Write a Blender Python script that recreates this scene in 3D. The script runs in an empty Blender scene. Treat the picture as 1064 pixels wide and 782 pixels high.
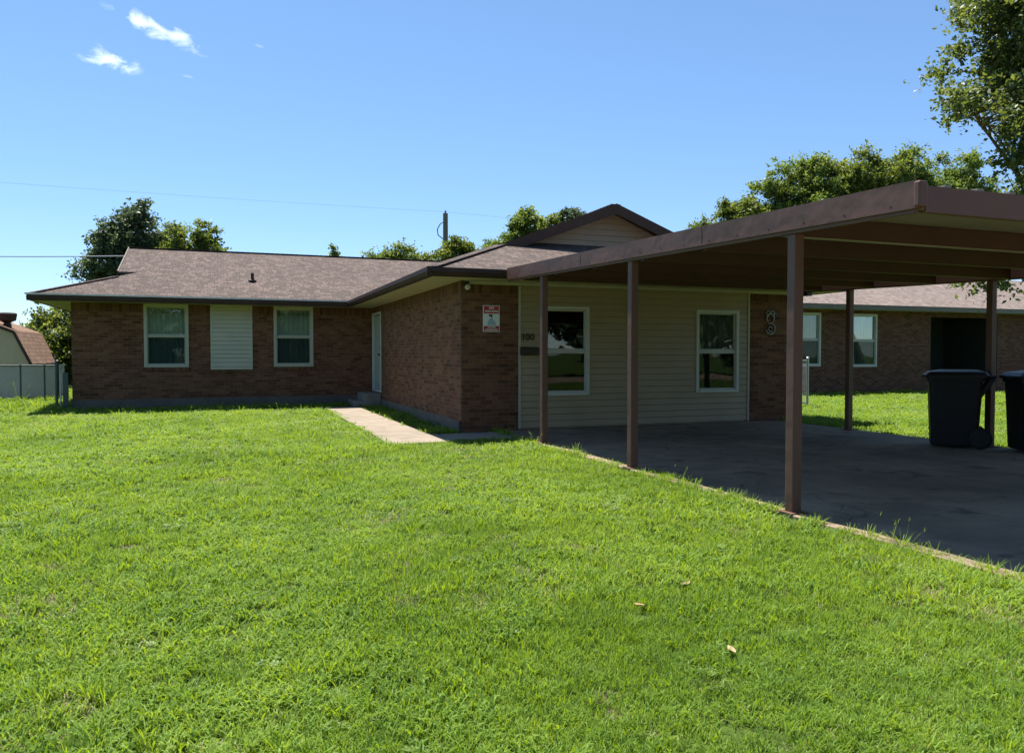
import bpy, math, random
import numpy as np
from mathutils import Vector
random.seed(7)
rng = np.random.default_rng(11)
sc = bpy.context.scene
col = sc.collection

# ------------------------------------------------------------------ camera
cam_d = bpy.data.cameras.new('camera'); cam = bpy.data.objects.new('camera', cam_d); col.objects.link(cam)
cam_d.sensor_width = 36.0; cam_d.lens = 36.0 * 796.0 / 1064.0
cam_d.clip_start = 0.05; cam_d.clip_end = 2000
cam.location = (0, 0, 1.2314)
cam.rotation_euler = (math.pi / 2 - 0.0284, 0, -0.3592)
sc.camera = cam

# ------------------------------------------------------------------ world, sun, exposure
SUN = Vector((-0.06, 0.42, 1.0)).normalized()
elev = math.asin(SUN.z); azim = math.atan2(SUN.x, SUN.y)
world = bpy.data.worlds.new('World'); sc.world = world; world.use_nodes = True
sc.view_settings.view_transform = 'Standard'; sc.view_settings.look = 'None'
sc.view_settings.exposure = 1.25; sc.view_settings.gamma = 1.0
sun_d = bpy.data.lights.new('sun', 'SUN'); sun_d.energy = 4.8; sun_d.angle = math.radians(0.55); sun_d.color = (1.0, 0.95, 0.86)
sun = bpy.data.objects.new('sun', sun_d); col.objects.link(sun); sun.location = (-10, 20, 40)
sun.rotation_euler = SUN.to_track_quat('Z', 'Y').to_euler()

def build_world():
    nt = world.node_tree; nt.nodes.clear(); N = nt.nodes; L = nt.links
    out = N.new('ShaderNodeOutputWorld'); bg = N.new('ShaderNodeBackground')
    sky = N.new('ShaderNodeTexSky'); sky.sky_type = 'NISHITA'; sky.sun_disc = False
    sky.sun_elevation = elev; sky.sun_rotation = azim
    sky.air_density = 1.0; sky.dust_density = 0.0; sky.ozone_density = 3.2; sky.altitude = 1500
    tc = N.new('ShaderNodeTexCoord'); sep = N.new('ShaderNodeSeparateXYZ'); L.new(tc.outputs['Generated'], sep.inputs[0])
    def m(op, a, b=None, c=None):
        n = N.new('ShaderNodeMath'); n.operation = op
        for i, v in enumerate((a, b, c)):
            if v is None: continue
            if isinstance(v, (int, float)): n.inputs[i].default_value = v
            else: L.new(v, n.inputs[i])
        return n.outputs[0]
    zc = m('MAXIMUM', sep.outputs['Z'], 0.02)
    px = m('DIVIDE', sep.outputs['X'], zc); py = m('DIVIDE', sep.outputs['Y'], zc)
    cb = N.new('ShaderNodeCombineXYZ'); L.new(px, cb.inputs[0]); L.new(py, cb.inputs[1])
    nz = N.new('ShaderNodeTexNoise'); nz.inputs['Scale'].default_value = 13.0; nz.inputs['Detail'].default_value = 7
    nz.inputs['Roughness'].default_value = 0.62; nz.inputs['Distortion'].default_value = 0.5
    cn = N.new('ShaderNodeCombineXYZ'); L.new(px, cn.inputs[0]); L.new(m('MULTIPLY', py, .5), cn.inputs[1]); L.new(cn.outputs[0], nz.inputs['Vector'])
    # thin cloud wisps on the cloud layer: centre x, centre y, half length, half width, angle, density
    total = None
    for (cx, cy, a, b, ang, den) in CLOUDS:
        dx = m('SUBTRACT', px, cx); dy = m('SUBTRACT', py, cy)
        ca, sa = math.cos(ang), math.sin(ang)
        u = m('DIVIDE', m('ADD', m('MULTIPLY', dx, ca), m('MULTIPLY', dy, sa)), a)
        v = m('DIVIDE', m('SUBTRACT', m('MULTIPLY', dy, ca), m('MULTIPLY', dx, sa)), b)
        r = m('SQRT', m('ADD', m('MULTIPLY', u, u), m('MULTIPLY', v, v)))
        k = m('SUBTRACT', 1.0, r)
        al = m('ADD', m('MULTIPLY', k, 1.0), m('MULTIPLY', m('SUBTRACT', nz.outputs[0], 0.55), 4.2))
        n = N.new('ShaderNodeMath'); n.operation = 'MULTIPLY'; n.use_clamp = True; L.new(al, n.inputs[0]); n.inputs[1].default_value = 0.6
        fade = N.new('ShaderNodeMath'); fade.operation = 'MULTIPLY'; fade.use_clamp = True; L.new(k, fade.inputs[0]); fade.inputs[1].default_value = 3.0
        o = m('MULTIPLY', m('MULTIPLY', n.outputs[0], fade.outputs[0]), den)
        total = o if total is None else m('MAXIMUM', total, o)
    hz = N.new('ShaderNodeValToRGB'); L.new(sep.outputs['Z'], hz.inputs[0]); e = hz.color_ramp.elements   # clear dry air: less whitening low in the sky
    e[0].position = 0.0; e[0].color = (.54, .60, .70, 1); e[1].position = .55; e[1].color = (.80, .86, .84, 1)
    e.new(.12).color = (.64, .70, .77, 1); e.new(.28).color = (.70, .78, .82, 1)
    mul = N.new('ShaderNodeMixRGB'); mul.blend_type = 'MULTIPLY'; mul.inputs[0].default_value = 1; L.new(sky.outputs[0], mul.inputs[1]); L.new(hz.outputs[0], mul.inputs[2])
    mix = N.new('ShaderNodeMixRGB'); L.new(total, mix.inputs[0]); L.new(mul.outputs[0], mix.inputs[1]); mix.inputs[2].default_value = (7.4, 8.0, 8.6, 1)
    L.new(mix.outputs[0], bg.inputs[0]); bg.inputs[1].default_value = SKY_STRENGTH
    L.new(bg.outputs[0], out.inputs[0])
SKY_STRENGTH = 0.098
CLOUDS = [(-0.165, 2.635, 0.23, 0.085, 0.84, 1.0), (-0.36, 2.94, 0.16, 0.10, 1.15, 1.0), (0.105, 2.638, 0.045, 0.018, 0.55, 0.3), (-0.11, 3.02, 0.03, 0.02, 0.5, 0.25)]
build_world()

# ------------------------------------------------------------------ mesh helper
class MB:
    def __init__(s): s.v = []; s.f = []
    def poly(s, pts):
        i = len(s.v); s.v += [tuple(p) for p in pts]; s.f.append(tuple(range(i, i + len(pts)))); return s
    def box(s, x0, y0, z0, x1, y1, z1):
        i = len(s.v)
        s.v += [(x0,y0,z0),(x1,y0,z0),(x1,y1,z0),(x0,y1,z0),(x0,y0,z1),(x1,y0,z1),(x1,y1,z1),(x0,y1,z1)]
        for f in ((0,3,2,1),(4,5,6,7),(0,1,5,4),(1,2,6,5),(2,3,7,6),(3,0,4,7)): s.f.append(tuple(i+k for k in f))
        return s
    def slab(s, pts, t):            # polygon (counter-clockwise from above) with thickness t downward
        n = len(pts); i = len(s.v)
        s.v += [tuple(p) for p in pts] + [(p[0], p[1], p[2]-t) for p in pts]
        s.f.append(tuple(i+k for k in range(n))); s.f.append(tuple(i+n+k for k in reversed(range(n))))
        for k in range(n): k2 = (k+1) % n; s.f.append((i+k2, i+k, i+n+k, i+n+k2))
        return s
    def bar(s, a, b, w, h, up=(0,0,1)):      # rectangular bar between a and b, w sideways, h along up
        a = Vector(a); b = Vector(b); d = (b-a).normalized(); up = Vector(up)
        sd = d.cross(up).normalized(); u = sd.cross(d).normalized(); i = len(s.v)
        for p in (a, b):
            for q in ((-1,-1),(1,-1),(1,1),(-1,1)): s.v.append(tuple(p + sd*q[0]*w/2 + u*q[1]*h/2))
        for f in ((0,1,2,3),(7,6,5,4),(0,4,5,1),(1,5,6,2),(2,6,7,3),(3,7,4,0)): s.f.append(tuple(i+k for k in f))
        return s
    def tube(s, pts, rad, n=8, caps=True):
        pts = [Vector(p) for p in pts]
        if not isinstance(rad, (list, tuple)): rad = [rad]*len(pts)
        i0 = len(s.v)
        ref = None
        for k, p in enumerate(pts):
            d = (pts[min(k+1, len(pts)-1)] - pts[max(k-1, 0)]).normalized()
            if ref is None: ref = Vector((1,0,0)) if abs(d.x) < .8 else Vector((0,1,0))
            u = (ref - d*ref.dot(d)).normalized(); w = d.cross(u); ref = u
            for j in range(n):
                a = 2*math.pi*j/n; s.v.append(tuple(p + (u*math.cos(a) + w*math.sin(a))*rad[k]))
        for k in range(len(pts)-1):
            for j in range(n):
                a = i0+k*n+j; b = i0+k*n+(j+1) % n; s.f.append((a, b, b+n, a+n))
        if caps:
            s.f.append(tuple(i0+j for j in reversed(range(n)))); s.f.append(tuple(i0+(len(pts)-1)*n+j for j in range(n)))
        return s
    def lathe(s, c, prof, n=16, axis='z'):
        i0 = len(s.v)
        for (r, h) in prof:
            for j in range(n):
                a = 2*math.pi*j/n; x, y = r*math.cos(a), r*math.sin(a)
                s.v.append((c[0]+x, c[1]+y, c[2]+h) if axis == 'z' else ((c[0]+h, c[1]+x, c[2]+y) if axis == 'x' else (c[0]+x, c[1]+h, c[2]+y)))
        for k in range(len(prof)-1):
            for j in range(n):
                a = i0+k*n+j; b = i0+k*n+(j+1) % n; s.f.append((a, b, b+n, a+n))
        s.f.append(tuple(i0+j for j in reversed(range(n)))); s.f.append(tuple(i0+(len(prof)-1)*n+j for j in range(n)))
        return s
    def build(s, name, mat, parent=None, smooth=False, bevel=0.0):
        org = Vector((0,0,0))
        if parent is not None: org = Vector(ORIGIN.get(parent.name, (0,0,0)))
        me = bpy.data.meshes.new(name)
        V = [(x-org.x, y-org.y, z-org.z) for x, y, z in s.v]
        me.from_pydata(V, [], s.f); me.validate(); me.update()
        uv = me.uv_layers.new(name='uv')
        Wv = [Vector(v) + org for v in (x.co for x in me.vertices)]
        for p in me.polygons:
            n = p.normal
            if abs(n.z) > 0.97: t = Vector((1,0,0)); b = Vector((0,1,0))
            else:
                t = Vector((0,0,1)).cross(n)
                t = t.normalized() if t.length > 1e-6 else Vector((1,0,0)); b = n.cross(t)
                if abs(t.x) > abs(t.y):
                    if t.x < 0: t = -t
                elif t.y < 0: t = -t
            for li in p.loop_indices:
                w = Wv[me.loops[li].vertex_index]; uv.data[li].uv = (w.dot(t), w.dot(b))
        if smooth: me.polygons.foreach_set('use_smooth', [True]*len(me.polygons))
        me.materials.append(mat)
        o = bpy.data.objects.new(name, me); col.objects.link(o)
        if parent is not None: o.parent = parent
        ORIGIN[o.name] = tuple(org)
        if bevel:
            md = o.modifiers.new('bevel', 'BEVEL'); md.width = bevel; md.segments = 2; md.limit_method = 'ANGLE'
        return o
ORIGIN = {}
def root(name, label, cat, loc=(0,0,0), group=None):
    o = bpy.data.objects.new(name, None); col.objects.link(o); o.location = loc; o.empty_display_size = .2
    ORIGIN[o.name] = tuple(loc); o['label'] = label; o['category'] = cat
    if group: o['group'] = group
    return o
def tag(o, label, cat, group=None):
    o['label'] = label; o['category'] = cat
    if group: o['group'] = group
    return o
def rebase(o, loc):             # move the origin of a one-mesh thing to its base
    loc = Vector(loc); me = o.data
    for v in me.vertices: v.co -= loc
    o.location = loc; ORIGIN[o.name] = tuple(loc); return o
def kids(o): return [c for c in bpy.data.objects if c.parent == o]
def copy_tree(o, parent=None):
    c = o.copy(); col.objects.link(c)
    if parent is not None: c.parent = parent
    for ch in kids(o): copy_tree(ch, c)
    return c

# ------------------------------------------------------------------ materials
def lin(r, g, b):
    f = lambda c: (c/255/12.92) if c/255 <= .04045 else ((c/255+.055)/1.055)**2.4
    return (f(r), f(g), f(b), 1)
class Mat:
    def __init__(s, name):
        s.m = bpy.data.materials.new(name); s.m.use_nodes = True; s.nt = s.m.node_tree; s.nt.nodes.clear()
        s.out = s.nt.nodes.new('ShaderNodeOutputMaterial')
    def n(s, t, **k):
        x = s.nt.nodes.new('ShaderNode'+t)
        for a, b in k.items(): setattr(x, a, b)
        return x
    def l(s, a, b): s.nt.links.new(a, b)
    def math(s, op, a, b=None, clamp=False):
        n = s.n('Math', operation=op); n.use_clamp = clamp
        for i, v in enumerate((a, b)):
            if v is None: continue
            if isinstance(v, (int, float)): n.inputs[i].default_value = v
            else: s.l(v, n.inputs[i])
        return n.outputs[0]
    def ramp(s, fac, stops):
        r = s.n('ValToRGB'); s.l(fac, r.inputs[0]); e = r.color_ramp.elements
        while len(e) < len(stops): e.new(0.5)
        for i, (p, c) in enumerate(stops): e[i].position = p; e[i].color = (*c[:3], 1)
        return r.outputs[0]
    def noise(s, scale, detail=4, rough=.55, vec=None, dist=0):
        n = s.n('TexNoise'); n.inputs['Scale'].default_value = scale; n.inputs['Detail'].default_value = detail
        n.inputs['Roughness'].default_value = rough; n.inputs['Distortion'].default_value = dist
        if vec is None: vec = s.pos()
        s.l(vec, n.inputs['Vector']); return n.outputs[0]
    def pos(s):
        if not hasattr(s, '_p'): s._p = s.n('NewGeometry').outputs['Position']
        return s._p
    def uv(s):
        if not hasattr(s, '_u'): s._u = s.n('UVMap', uv_map='uv').outputs[0]
        return s._u
    def mix(s, f, a, b, mode='MIX'):
        n = s.n('MixRGB', blend_type=mode)
        for i, v in enumerate((f, a, b)):
            if isinstance(v, (int, float)): n.inputs[i].default_value = v
            elif isinstance(v, tuple): n.inputs[i].default_value = (*v[:3], 1)
            else: s.l(v, n.inputs[i])
        return n.outputs[0]
    def bump(s, h, strength, dist=.01):
        b = s.n('Bump'); b.inputs['Strength'].default_value = strength; b.inputs['Distance'].default_value = dist; s.l(h, b.inputs['Height']); return b.outputs[0]
    def principled(s, color, rough=.6, metal=0, normal=None, spec=.5):
        p = s.n('BsdfPrincipled')
        if isinstance(color, tuple): p.inputs['Base Color'].default_value = (*color[:3], 1)
        else: s.l(color, p.inputs['Base Color'])
        if isinstance(rough, (int, float)): p.inputs['Roughness'].default_value = rough
        else: s.l(rough, p.inputs['Roughness'])
        p.inputs['Metallic'].default_value = metal; p.inputs['Specular IOR Level'].default_value = spec
        if normal is not None: s.l(normal, p.inputs['Normal'])
        s.l(p.outputs[0], s.out.inputs[0]); return p
def plain(name, c, rough=.6, metal=0, var=.15, scale=6, bump=0.1, spec=.5):
    m = Mat(name); nz = m.noise(scale, 6, .6); nf = m.noise(scale*12, 3)
    a = tuple(x*(1-var) for x in c[:3]); b = tuple(min(1, x*(1+var)) for x in c[:3])
    colr = m.ramp(nz, [(.3, a), (.7, b)])
    m.principled(colr, rough, metal, m.bump(nf, bump, .004), spec); return m.m
def brick_mat(name, c1, c2, mortar, rot=False, dark=1.0):
    m = Mat(name); uv = m.uv()
    if rot:
        mp = m.n('Mapping'); mp.inputs['Rotation'].default_value = (0, 0, math.pi/2); mp.inputs['Location'].default_value = (0.0, 0.0, 0); m.l(uv, mp.inputs[0]); uv = mp.outputs[0]
    wob = m.noise(9, 2); 
    b = m.n('TexBrick'); m.l(uv, b.inputs['Vector']); b.offset = .5 if not rot else 0.0
    b.inputs['Scale'].default_value = 1; b.inputs['Brick Width'].default_value = .203 if not rot else .203; b.inputs['Row Height'].default_value = .0677
    b.inputs['Mortar Size'].default_value = .0055; b.inputs['Mortar Smooth'].default_value = .25; b.inputs['Bias'].default_value = 0
    b.inputs['Color1'].default_value = (0, 0, 0, 1); b.inputs['Color2'].default_value = (1, 1, 1, 1); b.inputs['Mortar'].default_value = (.5, .5, .5, 1)
    c = m.ramp(b.outputs['Color'], [(0, tuple(x*.55 for x in c1)), (.06, tuple(x*.82 for x in c1)), (.3, c1), (.65, c2), (.9, tuple(min(1, x*1.2) for x in c2))])
    big = m.noise(.7, 5, .6); fine = m.noise(60, 4, .7); mid = m.noise(14, 3, .6)
    c = m.mix(.5, c, m.ramp(mid, [(.3, (.45, .42, .4)), (.7, (1.0, .96, .9))]), 'MULTIPLY')
    c = m.mix(.35, c, m.ramp(fine, [(.3, (.5, .5, .5)), (.7, (1.2, 1.2, 1.2))]), 'MULTIPLY')
    mo = m.mix(.5, mortar, m.ramp(fine, [(.3, tuple(x*.6 for x in mortar)), (.7, mortar)]))
    c = m.mix(b.outputs['Fac'], c, mo)
    c = m.mix(.4, c, m.ramp(big, [(.3, (.62, .6, .6)), (.7, (1, 1, 1))]), 'MULTIPLY')
    h = m.math('ADD', m.math('MULTIPLY', m.math('SUBTRACT', 1.0, b.outputs['Fac']), 1.0), m.math('MULTIPLY', fine, .35))
    m.principled(c, .92, 0, m.bump(h, .7, .008), .25); return m.m
def shingle_mat(name, base, warm):
    m = Mat(name); uv = m.uv()
    b = m.n('TexBrick'); m.l(uv, b.inputs['Vector']); b.offset = .37; b.offset_frequency = 2; b.squash = .7; b.squash_frequency = 3
    b.inputs['Scale'].default_value = 1; b.inputs['Brick Width'].default_value = .155; b.inputs['Row Height'].default_value = .145
    b.inputs['Mortar Size'].default_value = .007; b.inputs['Mortar Smooth'].default_value = .3
    b.inputs['Color1'].default_value = (0, 0, 0, 1); b.inputs['Color2'].default_value = (1, 1, 1, 1); b.inputs['Mortar'].default_value = (.3, .3, .3, 1)
    fine = m.noise(110, 3, .8); big = m.noise(.6, 4); med = m.noise(5, 4, .65)
    c = m.ramp(b.outputs['Color'], [(0, tuple(x*.76 for x in base)), (.5, base), (1, warm)])
    c = m.mix(b.outputs['Fac'], c, tuple(x*.45 for x in base))  # dark tab joints, with each course's shadow line painted into the colour
    c = m.mix(.45, c, m.ramp(fine, [(.3, (.45, .45, .45)), (.7, (1.35, 1.3, 1.3))]), 'MULTIPLY')
    c = m.mix(.6, c, m.ramp(m.noise(16, 4, .7), [(.35, (.66, .64, .64)), (.7, (1.25, 1.2, 1.18))]), 'MULTIPLY')
    c = m.mix(.35, c, m.ramp(big, [(.3, (.75, .75, .76)), (.7, (1.1, 1.08, 1.06))]), 'MULTIPLY')
    sp = m.n('SeparateXYZ'); m.l(uv, sp.inputs[0])
    row = m.math('FRACT', m.math('DIVIDE', sp.outputs[1], .145))
    h = m.math('ADD', m.math('MULTIPLY', m.math('SUBTRACT', 1.0, row), .7), m.math('MULTIPLY', fine, .3))
    h = m.math('ADD', h, m.math('MULTIPLY', m.math('SUBTRACT', 1.0, b.outputs['Fac']), .3))
    m.principled(c, .95, 0, m.bump(h, .6, .012), .2); return m.m
def concrete_mat(name, base, stain, scale=1.0, sd=.5, cracks=False):
    m = Mat(name); big = m.noise(.45*scale, 6, .6, dist=.4); mid = m.noise(3*scale, 6, .65); fine = m.noise(90, 4, .7)
    c = m.ramp(mid, [(.3, tuple(x*.78 for x in base)), (.7, tuple(x*1.18 for x in base))])
    c = m.mix(m.math('MULTIPLY', m.ramp(big, [(.45, (0, 0, 0)), (.68, (1, 1, 1))]), sd), c, stain)
    h = m.math('ADD', fine, m.math('MULTIPLY', mid, .6))
    if cracks:
        w = m.n('VectorMath', operation='ADD'); nn = m.n('TexNoise'); nn.inputs['Scale'].default_value = 1.6; nn.inputs['Detail'].default_value = 6; m.l(m.pos(), nn.inputs['Vector'])
        sc_ = m.n('VectorMath', operation='SCALE'); sc_.inputs['Scale'].default_value = .9; m.l(nn.outputs['Color'], sc_.inputs[0]); m.l(m.pos(), w.inputs[0]); m.l(sc_.outputs[0], w.inputs[1])
        v = m.n('TexVoronoi', feature='DISTANCE_TO_EDGE'); v.inputs['Scale'].default_value = .33; m.l(w.outputs[0], v.inputs['Vector'])
        cr = m.ramp(v.outputs['Distance'], [(0, (.7, .7, .7)), (.0035, (0, 0, 0))]); c = m.mix(cr, c, tuple(x*.3 for x in stain))
        sp = m.ramp(m.noise(1.7, 3, .7, dist=.6), [(.60, (0, 0, 0)), (.68, (1, 1, 1))]); c = m.mix(m.math('MULTIPLY', sp, .7), c, tuple(x*.55 for x in stain))
        lt = m.ramp(m.noise(.8, 5, .65, dist=.5), [(.52, (0, 0, 0)), (.66, (1, 1, 1))]); c = m.mix(m.math('MULTIPLY', lt, .4), c, tuple(min(1, x*1.7) for x in base))
    c = m.mix(.35, c, m.ramp(fine, [(.3, (.6, .6, .6)), (.7, (1.15, 1.15, 1.15))]), 'MULTIPLY')
    m.principled(c, .88, 0, m.bump(h, .35, .004), .3); return m.m
def leaf_mat(name, dark, mid, light, trans=.4, scale=.6, tcol=None, island=True):
    m = Mat(name); big = m.noise(scale, 4, .6)
    gi = m.n('NewGeometry'); r = gi.outputs['Random Per Island']
    f = m.math('ADD', m.math('MULTIPLY', big, .55), m.math('MULTIPLY', r, .45))
    c = m.ramp(f, [(.25, dark), (.5, mid), (.78, light)])
    d = m.n('BsdfPrincipled'); m.l(c, d.inputs['Base Color']); d.inputs['Roughness'].default_value = .5; d.inputs['Specular IOR Level'].default_value = .35
    t = m.n('BsdfTranslucent'); tc = m.mix(1.0, c, tcol or (1.5, 1.35, .5), 'MULTIPLY'); m.l(tc, t.inputs[0])
    mx = m.n('MixShader'); mx.inputs[0].default_value = trans; m.l(d.outputs[0], mx.inputs[1]); m.l(t.outputs[0], mx.inputs[2]); m.l(mx.outputs[0], m.out.inputs[0])
    return m.m
def grass_mat(name, k=1.0):
    m = Mat(name); big = m.noise(.55, 5, .62, dist=.3); med = m.noise(2.6, 4, .6)
    oi = m.n('ObjectInfo'); gi = m.n('NewGeometry'); isl = gi.outputs['Random Per Island']
    f = m.math('ADD', m.math('MULTIPLY', big, .42), m.math('MULTIPLY', med, .33))
    f = m.math('ADD', f, m.math('MULTIPLY', isl, .22))
    c = m.ramp(f, [(.22, (.066*k, .128*k, .018*k)), (.42, (.138*k, .242*k, .030*k)), (.55, (.212*k, .325*k, .044*k)), (.75, (.310*k, .410*k, .090*k))])
    # dry tan blades here and there, more of them in thin patches
    dry = m.math('GREATER_THAN', m.math('ADD', isl, m.math('MULTIPLY', m.noise(1.3, 3, .6), .22)), 1.11)
    c = m.mix(dry, c, (.36, .31, .17))
    d = m.n('BsdfPrincipled'); m.l(c, d.inputs['Base Color']); d.inputs['Roughness'].default_value = .55; d.inputs['Specular IOR Level'].default_value = .22
    t = m.n('BsdfTranslucent'); m.l(m.mix(1.0, c, (1.65, 1.45, .45), 'MULTIPLY'), t.inputs[0])
    mx = m.n('MixShader'); mx.inputs[0].default_value = .42; m.l(d.outputs[0], mx.inputs[1]); m.l(t.outputs[0], mx.inputs[2]); m.l(mx.outputs[0], m.out.inputs[0])
    return m.m
def glass_mat(name, tint=(.84, .87, .85), refl=.04, fr=.42):
    m = Mat(name); tr = m.n('BsdfTransparent'); tr.inputs[0].default_value = (*tint, 1)
    g = m.n('BsdfGlossy'); g.inputs['Roughness'].default_value = .015; g.inputs['Color'].default_value = (.9, .95, .93, 1)
    m.l(m.bump(m.noise(2.5, 1), .15, .01), g.inputs['Normal'])
    lw = m.n('LayerWeight'); lw.inputs[0].default_value = .3
    f = m.math('ADD', m.math('MULTIPLY', lw.outputs['Fresnel'], fr), refl, True)
    mx = m.n('MixShader'); m.l(f, mx.inputs[0]); m.l(tr.outputs[0], mx.inputs[1]); m.l(g.outputs[0], mx.inputs[2]); m.l(mx.outputs[0], m.out.inputs[0])
    return m.m
def ground_mat(name):
    m = Mat(name); a = m.noise(.3, 5); b = m.noise(5, 5, .65); c_ = m.noise(60, 4, .7)
    c = m.ramp(b, [(.3, (.045, .075, .014)), (.55, (.075, .12, .02)), (.75, (.12, .12, .045))])
    far = m.n('VectorMath', operation='LENGTH'); m.l(m.pos(), far.inputs[0])
    c = m.mix(.5, c, m.ramp(c_, [(.3, (.4, .4, .4)), (.7, (1.3, 1.3, 1.3))]), 'MULTIPLY')
    m.principled(c, .95, 0, m.bump(m.math('ADD', c_, b), .8, .03), .1); return m.m

M = {}
M['brick'] = brick_mat('weathered_brown_brick', (.175, .071, .036), (.215, .097, .052), (.175, .130, .092))
M['soldier'] = brick_mat('upright_brown_brick', (.150, .060, .031), (.185, .083, .045), (.13, .092, .062), rot=True)
M['brick2'] = brick_mat('reddish_brown_brick', (.140, .055, .032), (.180, .080, .048), (.25, .20, .155))
M['shingle'] = shingle_mat('brown_asphalt_shingle', (.114, .089, .079), (.158, .122, .107))
M['shingle2'] = shingle_mat('tan_asphalt_shingle', (.20, .165, .15), (.26, .215, .195))
M['shingle3'] = shingle_mat('reddish_shed_shingle', (.22, .135, .09), (.27, .17, .12))
M['found'] = concrete_mat('stucco_foundation', (.135, .120, .10), (.06, .055, .048))
M['drive'] = concrete_mat('driveway_concrete', (.255, .190, .130), (.115, .086, .060), 1.0, .75, True)
M['path'] = concrete_mat('walkway_concrete', (.27, .22, .17), (.18, .145, .11))
M['step'] = concrete_mat('step_concrete', (.26, .235, .20), (.16, .145, .12))
M['cap'] = plain('brown_metal', (.12,.075,.07), .45, .0, .10, 3, .05)
M['carport'] = plain('brown_painted_steel', (.165, .070, .050), .42, .0, .14, 2.2, .08)
def steel(name, c):
    m = Mat(name); a = m.noise(.9, 4, .6); b = m.noise(7, 5, .7); fine = m.noise(45, 4, .7)
    k = m.ramp(m.math('ADD', m.math('MULTIPLY', a, .5), m.math('MULTIPLY', b, .5)), [(.30, tuple(x*.88 for x in c)), (.55, c), (.74, tuple(min(1, x*1.14+.006) for x in c))])
    sp = m.n('SeparateXYZ'); m.l(m.pos(), sp.inputs[0])
    rust = m.math('MULTIPLY', m.ramp(m.math('ADD', sp.outputs[2], m.math('MULTIPLY', b, .22)), [(.03, (1, 1, 1)), (.20, (0, 0, 0))]), m.ramp(fine, [(.42, (0, 0, 0)), (.6, (1, 1, 1))]))
    k = m.mix(rust, k, (.10, .045, .022))
    m.principled(k, m.math('ADD', .42, m.math('MULTIPLY', b, .3)), 0, m.bump(m.math('ADD', m.math('MULTIPLY', a, 3.0), m.math('MULTIPLY', fine, .06)), .5, .02), .4); return m.m
M['carport'] = steel('brown_painted_steel', (.132, .064, .048))
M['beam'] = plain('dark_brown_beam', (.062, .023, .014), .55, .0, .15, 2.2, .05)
M['deck'] = plain('pale_deck_panel', (.26, .25, .19), .55, .0, .10, 1.5, .05)
M['gutter'] = plain('dark_brown_gutter', (.050, .028, .022), .6, .0, .2, 3, .05, .25)
M['drip'] = plain('pale_drip_edge', (.62, .56, .54), .5, .0, .2, 5, .05)
M['soffit'] = plain('cream_soffit', (.38, .34, .235), .7, 0, .08, 2, .03)
M['siding'] = plain('beige_vinyl_siding', (.335, .262, .165), .55, 0, .07, 1.6, .05)
M['gsiding'] = plain('tan_gable_siding', (.30, .22, .16), .6, 0, .08, 1.6, .05)
M['white'] = plain('white_vinyl', (.50, .50, .45), .4, 0, .06, 4, .03)
M['cream'] = plain('cream_vinyl', (.40, .38, .30), .5, 0, .07, 4, .03)
M['panel'] = plain('pale_green_panel', (.45, .42, .31), .5, 0, .07, 2, .03)
M['door'] = plain('pale_green_door', (.36, .41, .36), .4, 0, .06, 2, .03)
M['black'] = plain('black_metal', (.012, .012, .012), .35, 0, .2, 8, .05)
M['galv'] = plain('galvanised_steel', (.42, .43, .43), .4, .7, .15, 6, .05)
M['darkgreen'] = plain('dark_painted_steel', (.05, .07, .065), .5, 0, .2, 6, .05)
M['entry'] = plain('entry_recess_shade', (.022, .030, .026), .8, 0, .2, 3, .05)
M['bin'] = plain('black_plastic', (.004, .0045, .008), .5, 0, .2, 5, .12, .3)
M['binlid'] = plain('dark_plastic_lid', (.010, .0105, .012), .38, 0, .2, 5, .12, .4)
M['rubber'] = plain('black_rubber', (.012, .012, .012), .8, 0, .2, 8, .1)
M['brownbag'] = plain('brown_plastic', (.12, .08, .05), .5, 0, .3, 20, .3)
M['glass'] = glass_mat('window_glass')
M['screen'] = glass_mat('screened_glass', (.52, .57, .57), .01, .12)
M['dimpane'] = glass_mat('darkened_lower_glass', (.5, .55, .55), .02, .2)  # darker tint and weak gloss stand in for dim reflections in the lower panes
M['curtain'] = plain('pale_green_curtain', (.40, .46, .39), .8, 0, .08, 3, .03)
M['blind'] = plain('grey_curtain', (.12, .14, .13), .8, 0, .3, 3, .03)
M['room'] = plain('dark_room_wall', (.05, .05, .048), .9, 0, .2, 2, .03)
M['bark'] = plain('tree_bark', (.12, .09, .065), .9, 0, .35, 6, .8)
M['wood'] = plain('weathered_pole_wood', (.16, .13, .10), .85, 0, .25, 6, .4)
M['wire'] = plain('black_cable', (.05, .05, .055), .6)
M['wirel'] = plain('grey_cable', (.30, .32, .36), .5)
M['fence'] = plain('grey_white_fence', (.42, .40, .36), .65, 0, .10, 2, .05)
M['shedwall'] = plain('beige_shed_wall', (.48, .39, .25), .7, 0, .08, 2, .05)
M['red'] = plain('red_sign_paint', (.42, .03, .035), .5, 0, .08, 20, .02)
M['signw'] = plain('white_sign_paint', (.70, .72, .70), .5, 0, .05, 20, .02)
M['signb'] = plain('blue_grey_print', (.30, .42, .50), .5, 0, .05, 20, .02)
M['iron'] = plain('tarnished_metal', (.30, .29, .25), .5, .5, .3, 20, .1)
M['grass'] = grass_mat('lawn_grass')
M['ground'] = ground_mat('ground_soil')
M['clover'] = leaf_mat('clover_leaves', (.075, .140, .020), (.120, .200, .026), (.190, .275, .045), .4, 2.0)
M['thatch'] = leaf_mat('straw_thatch', (.20, .19, .08), (.30, .27, .13), (.42, .37, .20), .3, 2.0, (1, 1, .8))
M['dryleaf'] = plain('dry_leaf', (.38, .25, .13), .8, 0, .25, 40, .2)
M['dirt'] = concrete_mat('bare_soil', (.10, .078, .048), (.05, .038, .024), 5)
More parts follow.
